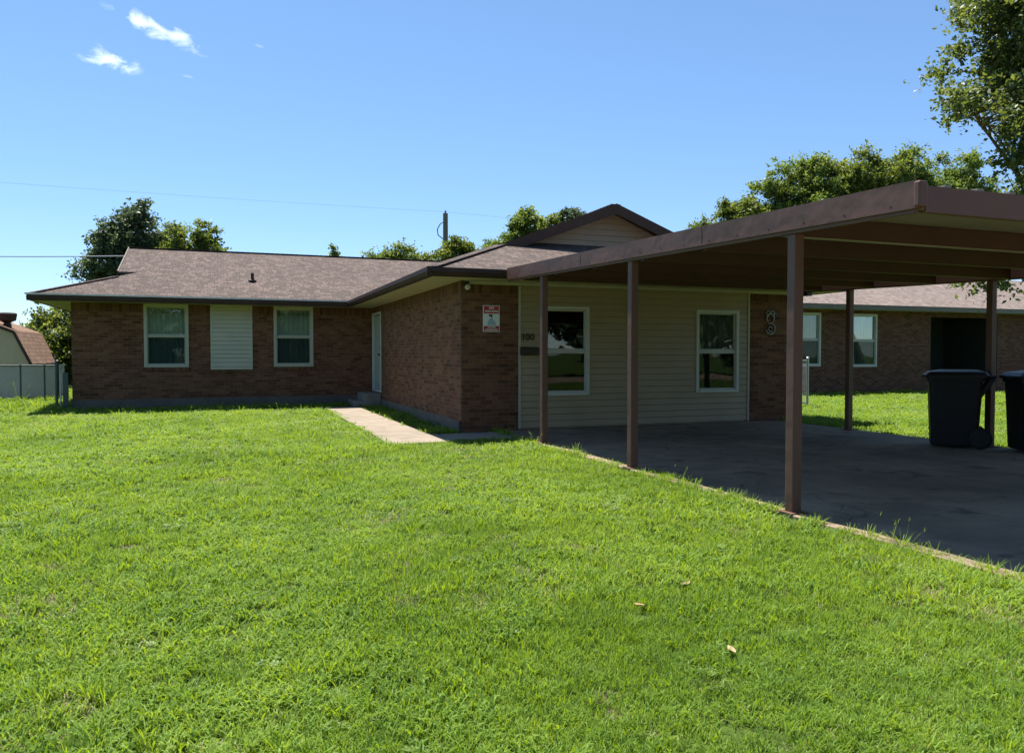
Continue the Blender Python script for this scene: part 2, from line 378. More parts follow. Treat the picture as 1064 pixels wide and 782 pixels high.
M['leaf_dark'] = leaf_mat('dark_leaves', (.045, .072, .042), (.088, .125, .068), (.150, .185, .105), .4, .5, (1.2, 1.2, .7))
M['leaf_mid'] = leaf_mat('green_leaves', (.060, .098, .024), (.125, .175, .045), (.215, .265, .085), .48, .4)
M['leaf_bright'] = leaf_mat('yellow_green_leaves', (.065, .115, .028), (.130, .195, .050), (.215, .280, .095), .48, .5)
M['leaf_near'] = leaf_mat('broad_leaves', (.050, .082, .032), (.095, .138, .050), (.185, .230, .090), .45, .7)

def R(a): return math.radians(a)

# ------------------------------------------------------------------ setting: ground, driveway, path
GZ = -0.06
g = MB(); g.poly([(-700, -700, GZ), (700, -700, GZ), (700, 900, GZ), (-700, 900, GZ)])
o = g.build('ground', M['ground']); o['kind'] = 'structure'
def slabs(name, rects, z0, z1, mat):
    b = MB()
    for (x0, y0, x1, y1) in rects: b.box(x0, y0, z0, x1, y1, z1)
    o = b.build(name, mat, bevel=.008); o['kind'] = 'structure'; return o
slabs('driveway', [(4.17, -9, 7.01, -3.01), (7.03, -9, 9.95, -3.01), (4.17, -2.99, 7.01, 1.99), (7.03, -2.99, 9.95, 1.99), (4.17, 2.01, 7.01, 6.99), (7.03, 2.01, 9.95, 6.99),
                   (4.17, 7.01, 7.015, 12.0), (7.03, 7.005, 9.95, 12.0)], -.2, -.03, M['drive'])
slabs('walkway', [(2.2, 11.86, 3.08, 14.2), (2.2, 14.22, 3.06, 16.5), (2.22, 16.52, 3.04, 18.85), (2.18, 10.72, 3.18, 11.83), (3.20, 10.74, 4.15, 11.8)], -.2, -.03, M['path'])

slabs('road', [(-60, -17, 60, -9.02)], -.2, -.045, M['drive'])
def soil():
    b = MB()
    for (x, y, r_) in BARE:
        n = 14; b.poly([(x+r_*1.3*random.uniform(.75, 1.15)*math.cos(2*math.pi*i/n), y+r_*1.3*random.uniform(.75, 1.15)*math.sin(2*math.pi*i/n), GZ+.004+.0005*len(b.f)) for i in range(n)])
    o = b.build('bare_soil', M['dirt']); o['kind'] = 'structure'
BARE = [(1.33, 2.55, .055), (1.42, 2.76, .045), (1.31, 2.40, .04), (1.0, 4.6, .08), (-.6, 5.6, .12), (1.9, 5.4, .07), (-2.2, 8.2, .14), (.3, 8.8, .12)]
soil()

# ------------------------------------------------------------------ wall helpers (facades that face -Y)
def cells(x0, x1, z0, z1, holes):
    xs = sorted(set([x0, x1] + [v for h in holes for v in (h[0], h[1]) if x0 < v < x1]))
    zs = sorted(set([z0, z1] + [v for h in holes for v in (h[2], h[3]) if z0 < v < z1]))
    for i in range(len(xs)-1):
        for j in range(len(zs)-1):
            cx = (xs[i]+xs[i+1])/2; cz = (zs[j]+zs[j+1])/2
            if not any(h[0] < cx < h[1] and h[2] < cz < h[3] for h in holes): yield xs[i], xs[i+1], zs[j], zs[j+1]
def wall_y(b, Y, x0, x1, z0, z1, holes=(), t=.12, ends=False):     # faces -Y at Y, thickness t towards +Y
    for (a, c, d, e) in cells(x0, x1, z0, z1, holes):
        b.poly([(a, Y, d), (c, Y, d), (c, Y, e), (a, Y, e)]); b.poly([(c, Y+t, d), (a, Y+t, d), (a, Y+t, e), (c, Y+t, e)])
    for (a, c, d, e) in holes:
        a, c, d, e = max(a, x0), min(c, x1), max(d, z0), min(e, z1)
        b.poly([(a, Y, d), (a, Y, e), (a, Y+t, e), (a, Y+t, d)]); b.poly([(c, Y, e), (c, Y, d), (c, Y+t, d), (c, Y+t, e)])
        b.poly([(a, Y, d), (a, Y+t, d), (c, Y+t, d), (c, Y, d)]); b.poly([(a, Y, e), (c, Y, e), (c, Y+t, e), (a, Y+t, e)])
    if ends: b.poly([(x0, Y, z0), (x0, Y, z1), (x0, Y+t, z1), (x0, Y+t, z0)]); b.poly([(x1, Y, z1), (x1, Y, z0), (x1, Y+t, z0), (x1, Y+t, z1)])
    return b
def wall_x(b, X, y0, y1, z0, z1, holes=(), t=.12, s=-1):  # faces s*X
    for (a, c, d, e) in cells(y0, y1, z0, z1, holes):
        q = [(X, a, d), (X, c, d), (X, c, e), (X, a, e)]; q2 = [(X-s*t, a, d), (X-s*t, c, d), (X-s*t, c, e), (X-s*t, a, e)]
        b.poly(q if s > 0 else q[::-1]); b.poly(q2[::-1] if s > 0 else q2)
    for (a, c, d, e) in holes:
        b.poly([(X, a, d), (X, a, e), (X-s*t, a, e), (X-s*t, a, d)]); b.poly([(X, c, e), (X, c, d), (X-s*t, c, d), (X-s*t, c, e)])
        b.poly([(X, a, d), (X-s*t, a, d), (X-s*t, c, d), (X, c, d)]); b.poly([(X, a, e), (X, c, e), (X-s*t, c, e), (X-s*t, a, e)])
    return b
def lap(b, x0, x1, z0, z1, Y, p=.115, lo=.016, xl=None, xr=None):   # lap siding courses; xl/xr give sloped ends
    prof = [(0.0, lo), (.90, lo*.35), (.95, -.003), (1.0, -.003)]
    k = math.floor(z0/p)
    while k*p < z1 - 1e-5:
        for (t0, o0), (t1, o1) in zip(prof, prof[1:]):
            qa, qb = (k+t0)*p, (k+t1)*p; za, zb = max(z0, qa), min(z1, qb)
            if zb - za < 1e-5: continue
            oa = o0+(o1-o0)*(za-qa)/(qb-qa); ob = o0+(o1-o0)*(zb-qa)/(qb-qa)
            la, lb = (xl(za), xl(zb)) if xl else (x0, x0); ra, rb = (xr(za), xr(zb)) if xr else (x1, x1)
            if ra > la:
                rb = max(rb, lb); b.poly([(la, Y-oa, za), (ra, Y-oa, za), (rb, Y-ob, zb), (lb, Y-ob, zb)])
                if t0 == 0.0: b.poly([(la, Y+.008, za), (ra, Y+.008, za), (ra, Y-oa, za), (la, Y-oa, za)])
        k += 1
def window(house, x0, x1, z0, z1, Y, mat, curtain, w=.055, out=.03, lower='glass', rail=.5, deep=.07):
    b = MB(); d = deep
    b.box(x0, Y-out, z0, x0+w, Y+d, z1); b.box(x1-w, Y-out, z0, x1, Y+d, z1)
    b.box(x0+w, Y-out, z1-w, x1-w, Y+d, z1); b.box(x0+w, Y-out-.012, z0, x1-w, Y+d, z0+w)
    zr = z0 + (z1-z0)*rail
    b.box(x0+w, Y+.0, zr-.02, x1-w, Y+d, zr+.022)
    # slim sashes
    s = .022
    for (a, c, e, h, yy) in ((x0+w, x1-w, zr+.022, z1-w, .03), (x0+w, x1-w, z0+w, zr-.02, .008)):
        b.box(a, Y+yy, e, a+s, Y+yy+.03, h); b.box(c-s, Y+yy, e, c, Y+yy+.03, h); b.box(a+s, Y+yy, h-s, c-s, Y+yy+.03, h); b.box(a+s, Y+yy, e, c-s, Y+yy+.03, e+s)
    f = b.build('window', mat, house, bevel=.004)
    p = MB(); p.box(x0+w+s, Y+.042, zr+.02+s, x1-w-s, Y+.047, z1-w-s); p.build('upper_pane', M['glass'], f)
    p = MB(); p.box(x0+w+s, Y+.020, z0+w+s, x1-w-s, Y+.025, zr-.02-s); p.build('lower_pane', M[lower], f)
    if curtain:
        c = MB(); n = 40; y = Y+d+.005; zlo = z0+.02 if curtain != 'blind' else z0+.02
        pts = [(x0+(x1-x0)*i/n, y+.006*math.sin(i*1.25)+.004*math.sin(i*2.9), 0) for i in range(n+1)]
        for i in range(n): 
            a, e = pts[i], pts[i+1]
            c.poly([(a[0], a[1], zlo), (e[0], e[1], zlo), (e[0], e[1], z1-.02), (a[0], a[1], z1-.02)])
        c.build('curtain', M[curtain], f, smooth=True)
    return f

# ------------------------------------------------------------------ the brick house
YL, YW, XC, XR, XL = 20.10, 12.03, 3.63, 10.45, -3.29
OV, EZ = .65, 2.57
house = root('brick_house', 'single storey brown brick house with shingle roof and beige siding behind the carport', 'house', (3.5, 16, GZ))
w1 = (-1.78, -.80, .93, 2.44); w3 = (1.165, 2.13, .93, 2.44); pn = (-.31, .66, .87, 2.44)
b = MB(); ZB = .18; ZS = 2.24
wall_y(b, YL, XL, XC, ZB, ZS, [w1[:3]+(2.3,), w3[:3]+(2.3,)])
wall_x(b, XC, YW, YL, .14, ZS, [(18.85, 20.0, .3, 2.30)])
wall_y(b, YW, XC, 4.63, -.05, ZS); wall_y(b, YW, 9.31, XR, -.05, ZS)
wall_x(b, XL, YL, 27.9, ZB, 2.44, s=-1); wall_x(b, XR, YW, 27.9, -.05, 2.44, s=1)
b.poly([(XR, 27.9, 0), (XL, 27.9, 0), (XL, 27.9, 2.44), (XR, 27.9, 2.44)])
b.build('brick_wall', M['brick'], house)
def one(name, mat, parent, fn, *a, **k):
    b = MB(); fn(b, *a, **k); return b.build(name, mat, parent)
one('soldier_course', M['soldier'], house, wall_y, YL-.004, XL, XC, ZS, 2.44, [w1[:2]+(2.2, 2.44), w3[:2]+(2.2, 2.44), pn[:2]+(2.2, 2.44)])
one('soldier_course', M['soldier'], house, wall_x, XC-.004, YW-.004, YL, ZS, 2.44, [(18.85, 20.0, 2.24, 2.30)])
one('soldier_course', M['soldier'], house, wall_y, YW-.004, XC-.004, 4.63, ZS, 2.44)
one('soldier_course', M['soldier'], house, wall_y, YW-.004, 9.31, XR, ZS, 2.44)
b = MB(); b.box(XL-.012, YL-.015, -.2, XC, YL+.2, ZB); b.box(XC-.014, YW+.1, -.2, XC+.2, YL-.02, .14); b.box(XL-.012, YL+.2, -.2, XL+.2, 27.9, ZB)
b.box(XC-.01, YW-.012, -.2, 4.63, YW+.1, -.045)
b.build('foundation', M['found'], house)
# brick sills under the left windows
for (a, c, z, _) in (w1, w3, pn): one('window_sill', M['soldier'], house, MB.box, a-.03, YL-.035, z-.075, c+.03, YL+.02, z-.002)
window(house, *w1, YL, M['cream'], 'curtain', w=.07, lower='screen')
window(house, *w3, YL, M['cream'], 'curtain', w=.07, lower='screen')
b = MB()   # horizontal slat cover over the blocked opening
b.box(pn[0], YL+.002, pn[2], pn[1], YL+.03, pn[3])
lap(b, pn[0]+.03, pn[1]-.03, pn[2]+.03, pn[3]-.03, YL-.010, p=.105, lo=.026)
for (a, c) in ((pn[0], pn[0]+.03), (pn[1]-.03, pn[1])): b.box(a, YL-.034, pn[2], c, YL+.002, pn[3])
b.box(pn[0]+.03, YL-.034, pn[2], pn[1]-.03, YL+.002, pn[2]+.03); b.box(pn[0]+.03, YL-.034, pn[3]-.03, pn[1]-.03, YL+.002, pn[3])
o = b.build('siding_panel', M['panel'], house); o['label'] = 'pale slatted cover over a blocked window'
# front siding and its windows
v1 = (5.03, 5.95, .53, 2.06); v2 = (8.13, 9.07, .53, 2.06)
b = MB()
for (a, c, d, e) in cells(4.63, 9.31, -.02, 2.38, [v1, v2]): lap(b, a, c, d, e, YW, p=.112, lo=.018)
wall_y(b, YW+.009, 4.63, 9.31, -.03, 2.38, [v1, v2], t=.1)
b.build('siding', M['siding'], house)
b = MB(); b.box(4.63, YW-.03, -.02, 4.665, YW, 2.38); b.box(9.275, YW-.03, -.02, 9.31, YW, 2.38); b.box(XC+.05, YW-.045, 2.385, XR, YW+.0, 2.438)
b.build('trim', M['cream'], house)
window(house, *v1, YW, M['white'], None, w=.06, out=.035, lower='dimpane')
window(house, *v2, YW, M['white'], 'blind', w=.06, out=.035, lower='dimpane')
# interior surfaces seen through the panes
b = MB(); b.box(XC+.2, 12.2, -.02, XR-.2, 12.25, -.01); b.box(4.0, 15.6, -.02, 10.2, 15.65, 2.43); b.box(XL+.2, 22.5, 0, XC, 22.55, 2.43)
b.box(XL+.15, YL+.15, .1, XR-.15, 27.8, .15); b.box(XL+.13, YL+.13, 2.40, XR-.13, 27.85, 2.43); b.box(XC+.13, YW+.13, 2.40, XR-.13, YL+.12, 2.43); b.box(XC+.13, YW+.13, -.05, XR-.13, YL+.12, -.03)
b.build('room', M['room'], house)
# front door on the inner side wall
b = MB(); y0, y1, z0, z1 = 18.85, 20.0, .30, 2.30
b.box(XC-.02, y0, z0, XC+.1, y0+.06, z1); b.box(XC-.02, y1-.06, z0, XC+.1, y1, z1); b.box(XC-.02, y0+.06, z1-.06, XC+.1, y1-.06, z1); b.box(XC-.03, y0+.06, z0, XC+.1, y1-.06, z0+.04)
fr = b.build('door_frame', M['white'], house, bevel=.004)
b = MB(); b.box(XC+.03, y0+.065, z0+.045, XC+.075, y1-.065, z1-.065)
for (a, c) in ((.18, .62), (.80, 1.32), (1.48, 1.84)):
    for (p, q) in ((y0+.18, y0+.50), (y0+.62, y0+.95)): b.box(XC+.022, p, z0+a, XC+.03, q, z0+c)
dr = b.build('door', M['door'], house, bevel=.004)
b = MB(); b.lathe((XC+.0, y0+.15, z0+.93), [(.012, .03), (.012, .0), (.032, -.02), (.034, -.04), (.02, -.055)], 14, 'x'); b.build('handle', M['black'], dr, smooth=True)
b = MB(); b.box(XC-.008, y0+.12, z0+1.05, XC+.03, y0+.18, z0+1.17); b.build('lock', M['black'], dr, bevel=.006)
b = MB(); b.box(3.24, 18.82, -.2, XC-.016, 20.08, .27); b.box(2.98, 18.9, -.2, 3.237, 20.07, .09)
b.build('step', M['step'], house, bevel=.012)
# roofs: hipped below, small gables above
s1, s2 = .365, .375
def mz(y): return EZ + s1*(y-(YL-OV))
EX0, EXR, EYF, EYB = -4.03, 11.10, YL-OV, 28.55
RY = 24.0; RZ = mz(RY); T = 2.03; GX = EX0+T
RK = -2.46
b = MB(); t = .05
zT = EZ+s1*T
hx = RK-EX0   # where the rake overhang meets the hip
b.slab([(EX0, EYF, EZ), (EXR, EYF, EZ), (EXR-(RY-EYF), RY, RZ), (RK, RY, RZ), (RK, EYF+T, zT), (GX, EYF+T, zT)], t)
b.slab([(EXR, EYB, EZ), (EX0, EYB, EZ), (GX, EYB-T, zT), (RK, EYB-T, zT), (RK, RY, RZ), (EXR-(RY-EYF), RY, RZ)], t)
b.slab([(EX0, EYB, EZ), (EX0, EYF, EZ), (GX, EYF+T, zT), (GX, EYB-T, zT)], t)
b.slab([(EXR, EYF, EZ), (EXR, EYB, EZ), (EXR-(RY-EYF), RY, RZ)], t)
# garage wing
WX0 = XC-OV; WY0 = YW-.63; WRX = 7.06; WRZ = EZ+s2*(WRX-WX0); sR = (WRZ-EZ)/(EXR-WRX)
W = 1.73; zW = EZ+s2*W; xr_ = EXR - W*s2/sR; RKY = WY0+W; GY = RKY+.36
b.slab([(WX0, WY0, EZ), (WX0+W, RKY, zW), (WRX, RKY, WRZ), (WRX, RY-.4, WRZ), (WX0, RY-.4, EZ)][::-1], t)
b.slab([(EXR, WY0, EZ), (EXR, RY-.4, EZ), (WRX, RY-.4, WRZ), (WRX, RKY, WRZ), (xr_, RKY, zW)][::1], t)
zG = zW + s2*.36
b.slab([(WX0, WY0, EZ), (EXR, WY0, EZ), (xr_, RKY, zW), (xr_-.36, GY, zG), (WX0+W+.36, GY, zG), (WX0+W, RKY, zW)], t)
roof = b.build('roof', M['shingle'], house)
def capline(a, c, w=.2):
    b = MB()
    a = Vector(a); c = Vector(c); n = int((c-a).length/.14)
    for i in range(n):
        p = a.lerp(c, i/n); q = a.lerp(c, (i+1.15)/n)
        b.bar(p+Vector((0,0,.006)), q+Vector((0,0,.002)), w, .014)
    b.build('ridge_cap', M['shingle'], roof)
capline((RK, RY, RZ), (EXR-(RY-EYF), RY, RZ)); capline((WX0, WY0, EZ), (WX0+W, RKY, zW)); capline((EX0, EYF, EZ), (RK, EYF+RK-EX0, EZ+s1*(RK-EX0))); capline((WRX, RKY, WRZ), (WRX, RY-.6, WRZ)); capline((EXR, WY0, EZ), (xr_, RKY, zW))
# rake boards of both gables
dr_ = .20
def rake(p, q, off):
    b = MB(); p = Vector(p); q = Vector(q); b.slab([p, q, q+Vector(off), p+Vector(off)], dr_); b.build('rake_board', M['gutter'], house)
rake((WX0+W-.12, RKY-.035, zW+.02-.045), (WRX, RKY-.035, WRZ+.02), (0, .035, 0)); rake((WRX, RKY-.035, WRZ+.02), (xr_+.12, RKY-.035, zW+.02-.045), (0, .035, 0))
rake((RK-.03, EYF+T, zT+.02), (RK-.03, RY, RZ+.02), (.03, 0, 0)); rake((RK-.03, RY, RZ+.02), (RK-.03, EYB-T, zT+.02), (.03, 0, 0))
b = MB()   # gable walls
zg0 = zG-.05
lap(b, 0, 0, zg0, WRZ-.12, GY, p=.115, lo=.016, xl=lambda z: WX0 + (z-EZ+.10)/s2, xr=lambda z: EXR - (z-EZ+.10)/sR)
b.poly([(WX0+W, GY+.01, zW-.1), (xr_, GY+.01, zW-.1), (WRX, GY+.01, WRZ-.05)])
b.build('gable_siding', M['gsiding'], house); b = MB()
b.poly([(GX+.02, EYF+T, zT), (GX+.02, RY, RZ-.06), (GX+.02, EYB-T, zT)][::-1])
b.build('gable_siding', M['gsiding'], house)
b = MB()  # soffits
b.box(EX0+.02, EYF+.02, 2.40, EXR, YL, 2.438); b.box(EX0+.02, YL, 2.40, XL, EYB-.02, 2.438)
b.box(WX0+.02, WY0+.02, 2.40, XC, EYF+.02, 2.438); b.box(XC, WY0+.02, 2.40, EXR-.02, YW, 2.438); b.box(XR, YW, 2.40, EXR-.02, EYB-.02, 2.438)
bb = MB()
bb.box(EX0+.02, EYF+.02, 2.441, XC+.02, YL-.02, 2.46); bb.box(EX0+.02, YL-.02, 2.441, XL-.001, EYB-.02, 2.46)
bb.box(WX0+.02, WY0+.02, 2.441, XC-.005, EYF+.02, 2.46); bb.box(XC-.005, WY0+.02, 2.441, EXR-.02, YW-.006, 2.46); bb.box(XR+.001, YW-.006, 2.441, EXR-.02, EYB-.02, 2.46)
bb.build('soffit', M['soffit'], house)
b = MB()  # fascia boards
b.box(EX0, EYF, 2.43, WX0, EYF+.02, 2.53); b.box(EX0, EYF+.02, 2.43, EX0+.02, EYB, 2.53); b.box(WX0, WY0, 2.43, WX0+.02, EYF+.02, 2.53); b.box(WX0+.02, WY0, 2.43, EXR, WY0+.02, 2.53); b.box(EXR-.02, WY0+.02, 2.43, EXR, EYB, 2.53)
b.build('fascia', M['gutter'], house)
b = MB(); b.box(EX0-.01, EYF-.105, 2.545, WX0-.08, EYF-.001, 2.582); b.build('drip_edge', M['drip'], house)
def gutter(b, p, q, out):
    p = Vector(p); q = Vector(q); o = Vector(out)
    prof = [(0, 0), (.06, 0), (.075, .03), (.10, .05), (.10, .115), (.09, .115), (.088, .055), (.0, .02)]
    i = len(b.v); n = len(prof)
    for e in (p, q):
        for (d, h) in prof: b.v.append(tuple(e + o*d + Vector((0, 0, h))))
    for k in range(n): b.f.append((i+k, i+(k+1) % n, i+n+(k+1) % n, i+n+k))
    b.f.append(tuple(i+k for k in range(n))); b.f.append(tuple(i+n+k for k in reversed(range(n))))
b = MB(); gutter(b, (WX0, EYF, 2.445), (WX0, WY0-.1, 2.445), (-1, 0, 0)); gutter(b, (WX0-.1, WY0, 2.445), (4.13, WY0, 2.445), (0, -1, 0)); gutter(b, (EX0, EYF-.0, 2.42), (WX0-.1, EYF-.0, 2.42), (0, -.7, 0))
b.build('gutter', M['gutter'], house)
b = MB(); vx, vy = .70, 20.95; b.tube([(vx, vy, mz(vy)-.05), (vx, vy, mz(vy)+.22)], .04, 12); b.lathe((vx, vy, mz(vy)), [(.11, -.01), (.1, .03), (.05, .06)], 12)
b.build('vent_pipe', M['gutter'], roof, smooth=False)

# ------------------------------------------------------------------ text helper
def text_mesh(txt, size, x, y, z, mat, parent, name='lettering', depth=.003, align='CENTER', bold=0.0):
    cu = bpy.data.curves.new(name, 'FONT'); cu.body = txt; cu.size = size; cu.extrude = depth; cu.align_x = align; cu.align_y = 'CENTER'; cu.offset = bold
    t = bpy.data.objects.new(name+'_tmp', cu); col.objects.link(t)
    dg = bpy.context.evaluated_depsgraph_get(); me = bpy.data.meshes.new_from_object(t.evaluated_get(dg)); bpy.data.objects.remove(t); bpy.data.curves.remove(cu)
    org = Vector(ORIGIN.get(parent.name, (0, 0, 0)))
    for v in me.vertices: v.co = Vector((v.co.x + x, -v.co.z + y, v.co.y + z)) - org
    me.materials.clear(); me.materials.append(mat)
    o = bpy.data.objects.new(name, me); col.objects.link(o); o.parent = parent; ORIGIN[o.name] = tuple(org); return o

# warning sign on brick
sx0, sx1, sz0, sz1 = 4.00, 4.29, 1.61, 2.045; sy = YW-.022
sg = root('warning_sign', 'small red and white warning sign fixed to the brick wall near the corner', 'sign', ((sx0+sx1)/2, sy, sz0))
b = MB(); b.box(sx0, sy, sz0, sx1, sy+.012, sz1); pl = b.build('sign_board', M['signw'], sg)
b = MB(); b.box(sx0+.012, sy-.003, sz1-.135, sx1-.012, sy-.0005, sz1-.012); b.build('colour_band', M['red'], sg); b = MB(); b.box(sx0+.012, sy-.003, sz0+.012, sx1-.012, sy-.0005, sz0+.095)
b.build('colour_band', M['red'], sg)
text_mesh('NO', .055, (sx0+sx1)/2, sy-.006, sz1-.044, M['signw'], sg, bold=.0015)
text_mesh('TRESPASSING', .040, (sx0+sx1)/2, sy-.006, sz1-.098, M['signw'], sg, bold=.001)
text_mesh('24 HOUR', .034, (sx0+sx1)/2, sy-.006, sz0+.071, M['signw'], sg, bold=.001)
text_mesh('SURVEILLANCE', .032, (sx0+sx1)/2, sy-.006, sz0+.034, M['signw'], sg, bold=.001)
b = MB(); cxm = (sx0+sx1)/2; b.box(cxm-.045, sy-.004, sz1-.18, cxm+.02, sy-.0005, sz1-.15); b.box(cxm-.01, sy-.004, sz1-.205, cxm+.01, sy-.0005, sz1-.18)
b.build('camera_symbol', M['black'], sg)
b = MB(); b.poly([(cxm-.075, sy-.0025, sz0+.11), (cxm+.09, sy-.0025, sz0+.11), (cxm+.06, sy-.0025, sz0+.17), (cxm+.02, sy-.0025, sz0+.215), (cxm-.03, sy-.0025, sz0+.215), (cxm-.06, sy-.0025, sz0+.17)]); b.build('printed_shape', M['signb'], sg)

hn = root('house_number', 'black metal house number 1100 on beige siding beside the brick', 'house number', (4.77, YW-.02, 1.45))
for ch, x in zip('1100', (4.665, 4.715, 4.79, 4.875)):
    text_mesh(ch, .16, x, YW-.022, 1.525, M['black'], hn, name='digit', depth=.004, bold=.003)
mbx = root('wall_mailbox', 'black wall mailbox mounted on beige siding under the house number', 'mailbox', (4.81, YW-.02, 1.225))
b = MB(); b.box(4.65, YW-.115, 1.225, 4.965, YW-.018, 1.335); b.build('box_body', M['black'], mbx, bevel=.01)
b = MB(); b.slab([(4.643, YW-.125, 1.338), (4.972, YW-.125, 1.338), (4.972, YW-.018, 1.365), (4.643, YW-.018, 1.365)], .008); b.build('lid', M['black'], mbx)
sl = root('security_light', 'small white security lamp on a dark bracket at the brick corner', 'lamp', (3.70, YW-.02, 2.33))
b = MB(); b.box(3.655, YW-.05, 2.35, 3.755, YW-.006, 2.43); b.tube([(3.70, YW-.05, 2.37), (3.70, YW-.10, 2.345)], .012, 8); b.build('bracket', M['black'], sl, bevel=.004)
b = MB(); b.lathe((3.70, YW-.13, 2.325), [(.012, .055), (.035, .045), (.045, .01), (.045, -.02), (.035, -.03)], 14, 'y'); b.build('lamp_head', M['white'], sl, smooth=True)
orn = root('wall_ornament', 'grey scrollwork metal ornament hanging on the brick pillar under the carport', 'ornament', (9.79, YW-.02, 1.58))
b = MB()
def arc(cx, cz, r, a0, a1, n=18): return [(cx + r*math.cos(R(a0+(a1-a0)*i/n)), YW-.022, cz + r*math.sin(R(a0+(a1-a0)*i/n))) for i in range(n+1)]
b.tube(arc(9.79, 1.93, .085, -60, 230), .014, 7); b.tube(arc(9.79, 1.73, .105, 120, -170), .015, 7); b.tube(arc(9.74, 2.02, .045, 0, 300), .011, 7); b.tube(arc(9.84, 2.02, .045, 180, -120), .011, 7); b.tube(arc(9.79, 1.72, .045, 0, 330), .012, 7)
b.build('scrollwork', M['iron'], orn, smooth=True)

# ------------------------------------------------------------------ carport
cp = root('carport', 'brown metal flat roof carport on slim square posts over the driveway', 'carport', (7.0, 7.5, -.03))
CX0, CX1, CY0, CY1 = 4.18, 9.88, 3.73, 11.36
def ct(y): return 2.343 + .0308*(y-CY0)    # roof top height
def sheared(b, x0, x1, y0, y1, h0, h1):    # box whose bottom/top follow the roof slope, offsets below the roof top
    i = len(b.v)
    for (y) in (y0, y1):
        for (x, h) in ((x0, h0), (x1, h0), (x1, h1), (x0, h1)): b.v.append((x, y, ct(y)-h))
    for f in ((0,1,2,3),(7,6,5,4),(0,4,5,1),(1,5,6,2),(2,6,7,3),(3,7,4,0)): b.f.append(tuple(i+k for k in f))
b = MB()   # ribbed deck
x = CX0+.03
while x < CX1-.04:
    x2 = min(x+.30, CX1-.03)
    sheared(b, x, x2-.06, CY0+.03, CY1-.02, .04, .025); sheared(b, x2-.06, x2, CY0+.02, CY1-.02, .04, -.004); x = x2
b.build('roof_deck', M['deck'], cp)
b = MB(); sheared(b, CX0, CX0+.012, CY0, CY1, .155, -.004); sheared(b, CX0-.012, CX0+.055, CY0, CY1, .170, .155); sheared(b, CX0, CX0+.06, CY0, CY1, -.004, -.012)
sheared(b, CX0+.012, CX0+.05, CY0+.02, CY1, .195, .170)
b.build('side_fascia', M['carport'], cp)
for y in (6.1, 8.7):
    b = MB(); sheared(b, CX0-.003, CX0, y, y+.05, .152, -.002); b.build('seam_strip', M['carport'], cp)
b = MB()
for k in range(19):
    y = CY0+.2+k*.41; b.lathe((CX0-.004, y, ct(y)-.135), [(.006, -.003), (.006, .002), (.003, .004)], 6, 'x')
b.build('screws', M['gutter'], cp)['kind'] = 'stuff'
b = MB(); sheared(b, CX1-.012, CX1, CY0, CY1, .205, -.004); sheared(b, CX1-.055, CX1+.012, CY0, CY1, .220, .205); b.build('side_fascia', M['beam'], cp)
b = MB(); sheared(b, CX0+.07, CX1-.06, CY0-.012, CY0, .175, .02); sheared(b, CX0+.07, CX1-.06, CY0-.012, CY0+.05, .19, .175); b.build('front_fascia', M['carport'], cp)
b = MB(); sheared(b, CX0-.005, CX0+.07, CY0-.03, CY0+.02, .160, -.007); b.build('corner_cap', M['carport'], cp, bevel=.012)
for y in (4.95, 6.10, 7.25, 8.40, 9.55, 10.70):
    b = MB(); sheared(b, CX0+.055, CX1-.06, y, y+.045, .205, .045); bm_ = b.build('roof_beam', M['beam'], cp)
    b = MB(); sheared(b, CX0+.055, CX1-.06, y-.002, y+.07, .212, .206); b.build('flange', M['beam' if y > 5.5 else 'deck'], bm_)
b = MB(); sheared(b, CX0+.02, CX1-.02, CY1-.02, CY1, .16, -.004); b.build('rear_fascia', M['carport'], cp)
for px_ in (4.25, 9.80):
    for y in (4.92, 7.50, 10.03):
        b = MB(); h = ct(y) - (.196 if px_ < 5 else .221)
        b.box(px_-.045, y-.045, -.08, px_+.045, y+.045, h); p_ = b.build('post', M['carport'], cp, bevel=.008)
        b = MB(); b.box(px_-.085, y-.085, -.028, px_+.085, y+.085, -.019); b.build('base_plate', M['carport'], p_, bevel=.002)
b = MB()   # small spot fixture under the rear eave
b.box(9.72, 10.95, 2.28, 9.84, 11.1, 2.36); b.build('junction_box', M['black'], cp, bevel=.01)

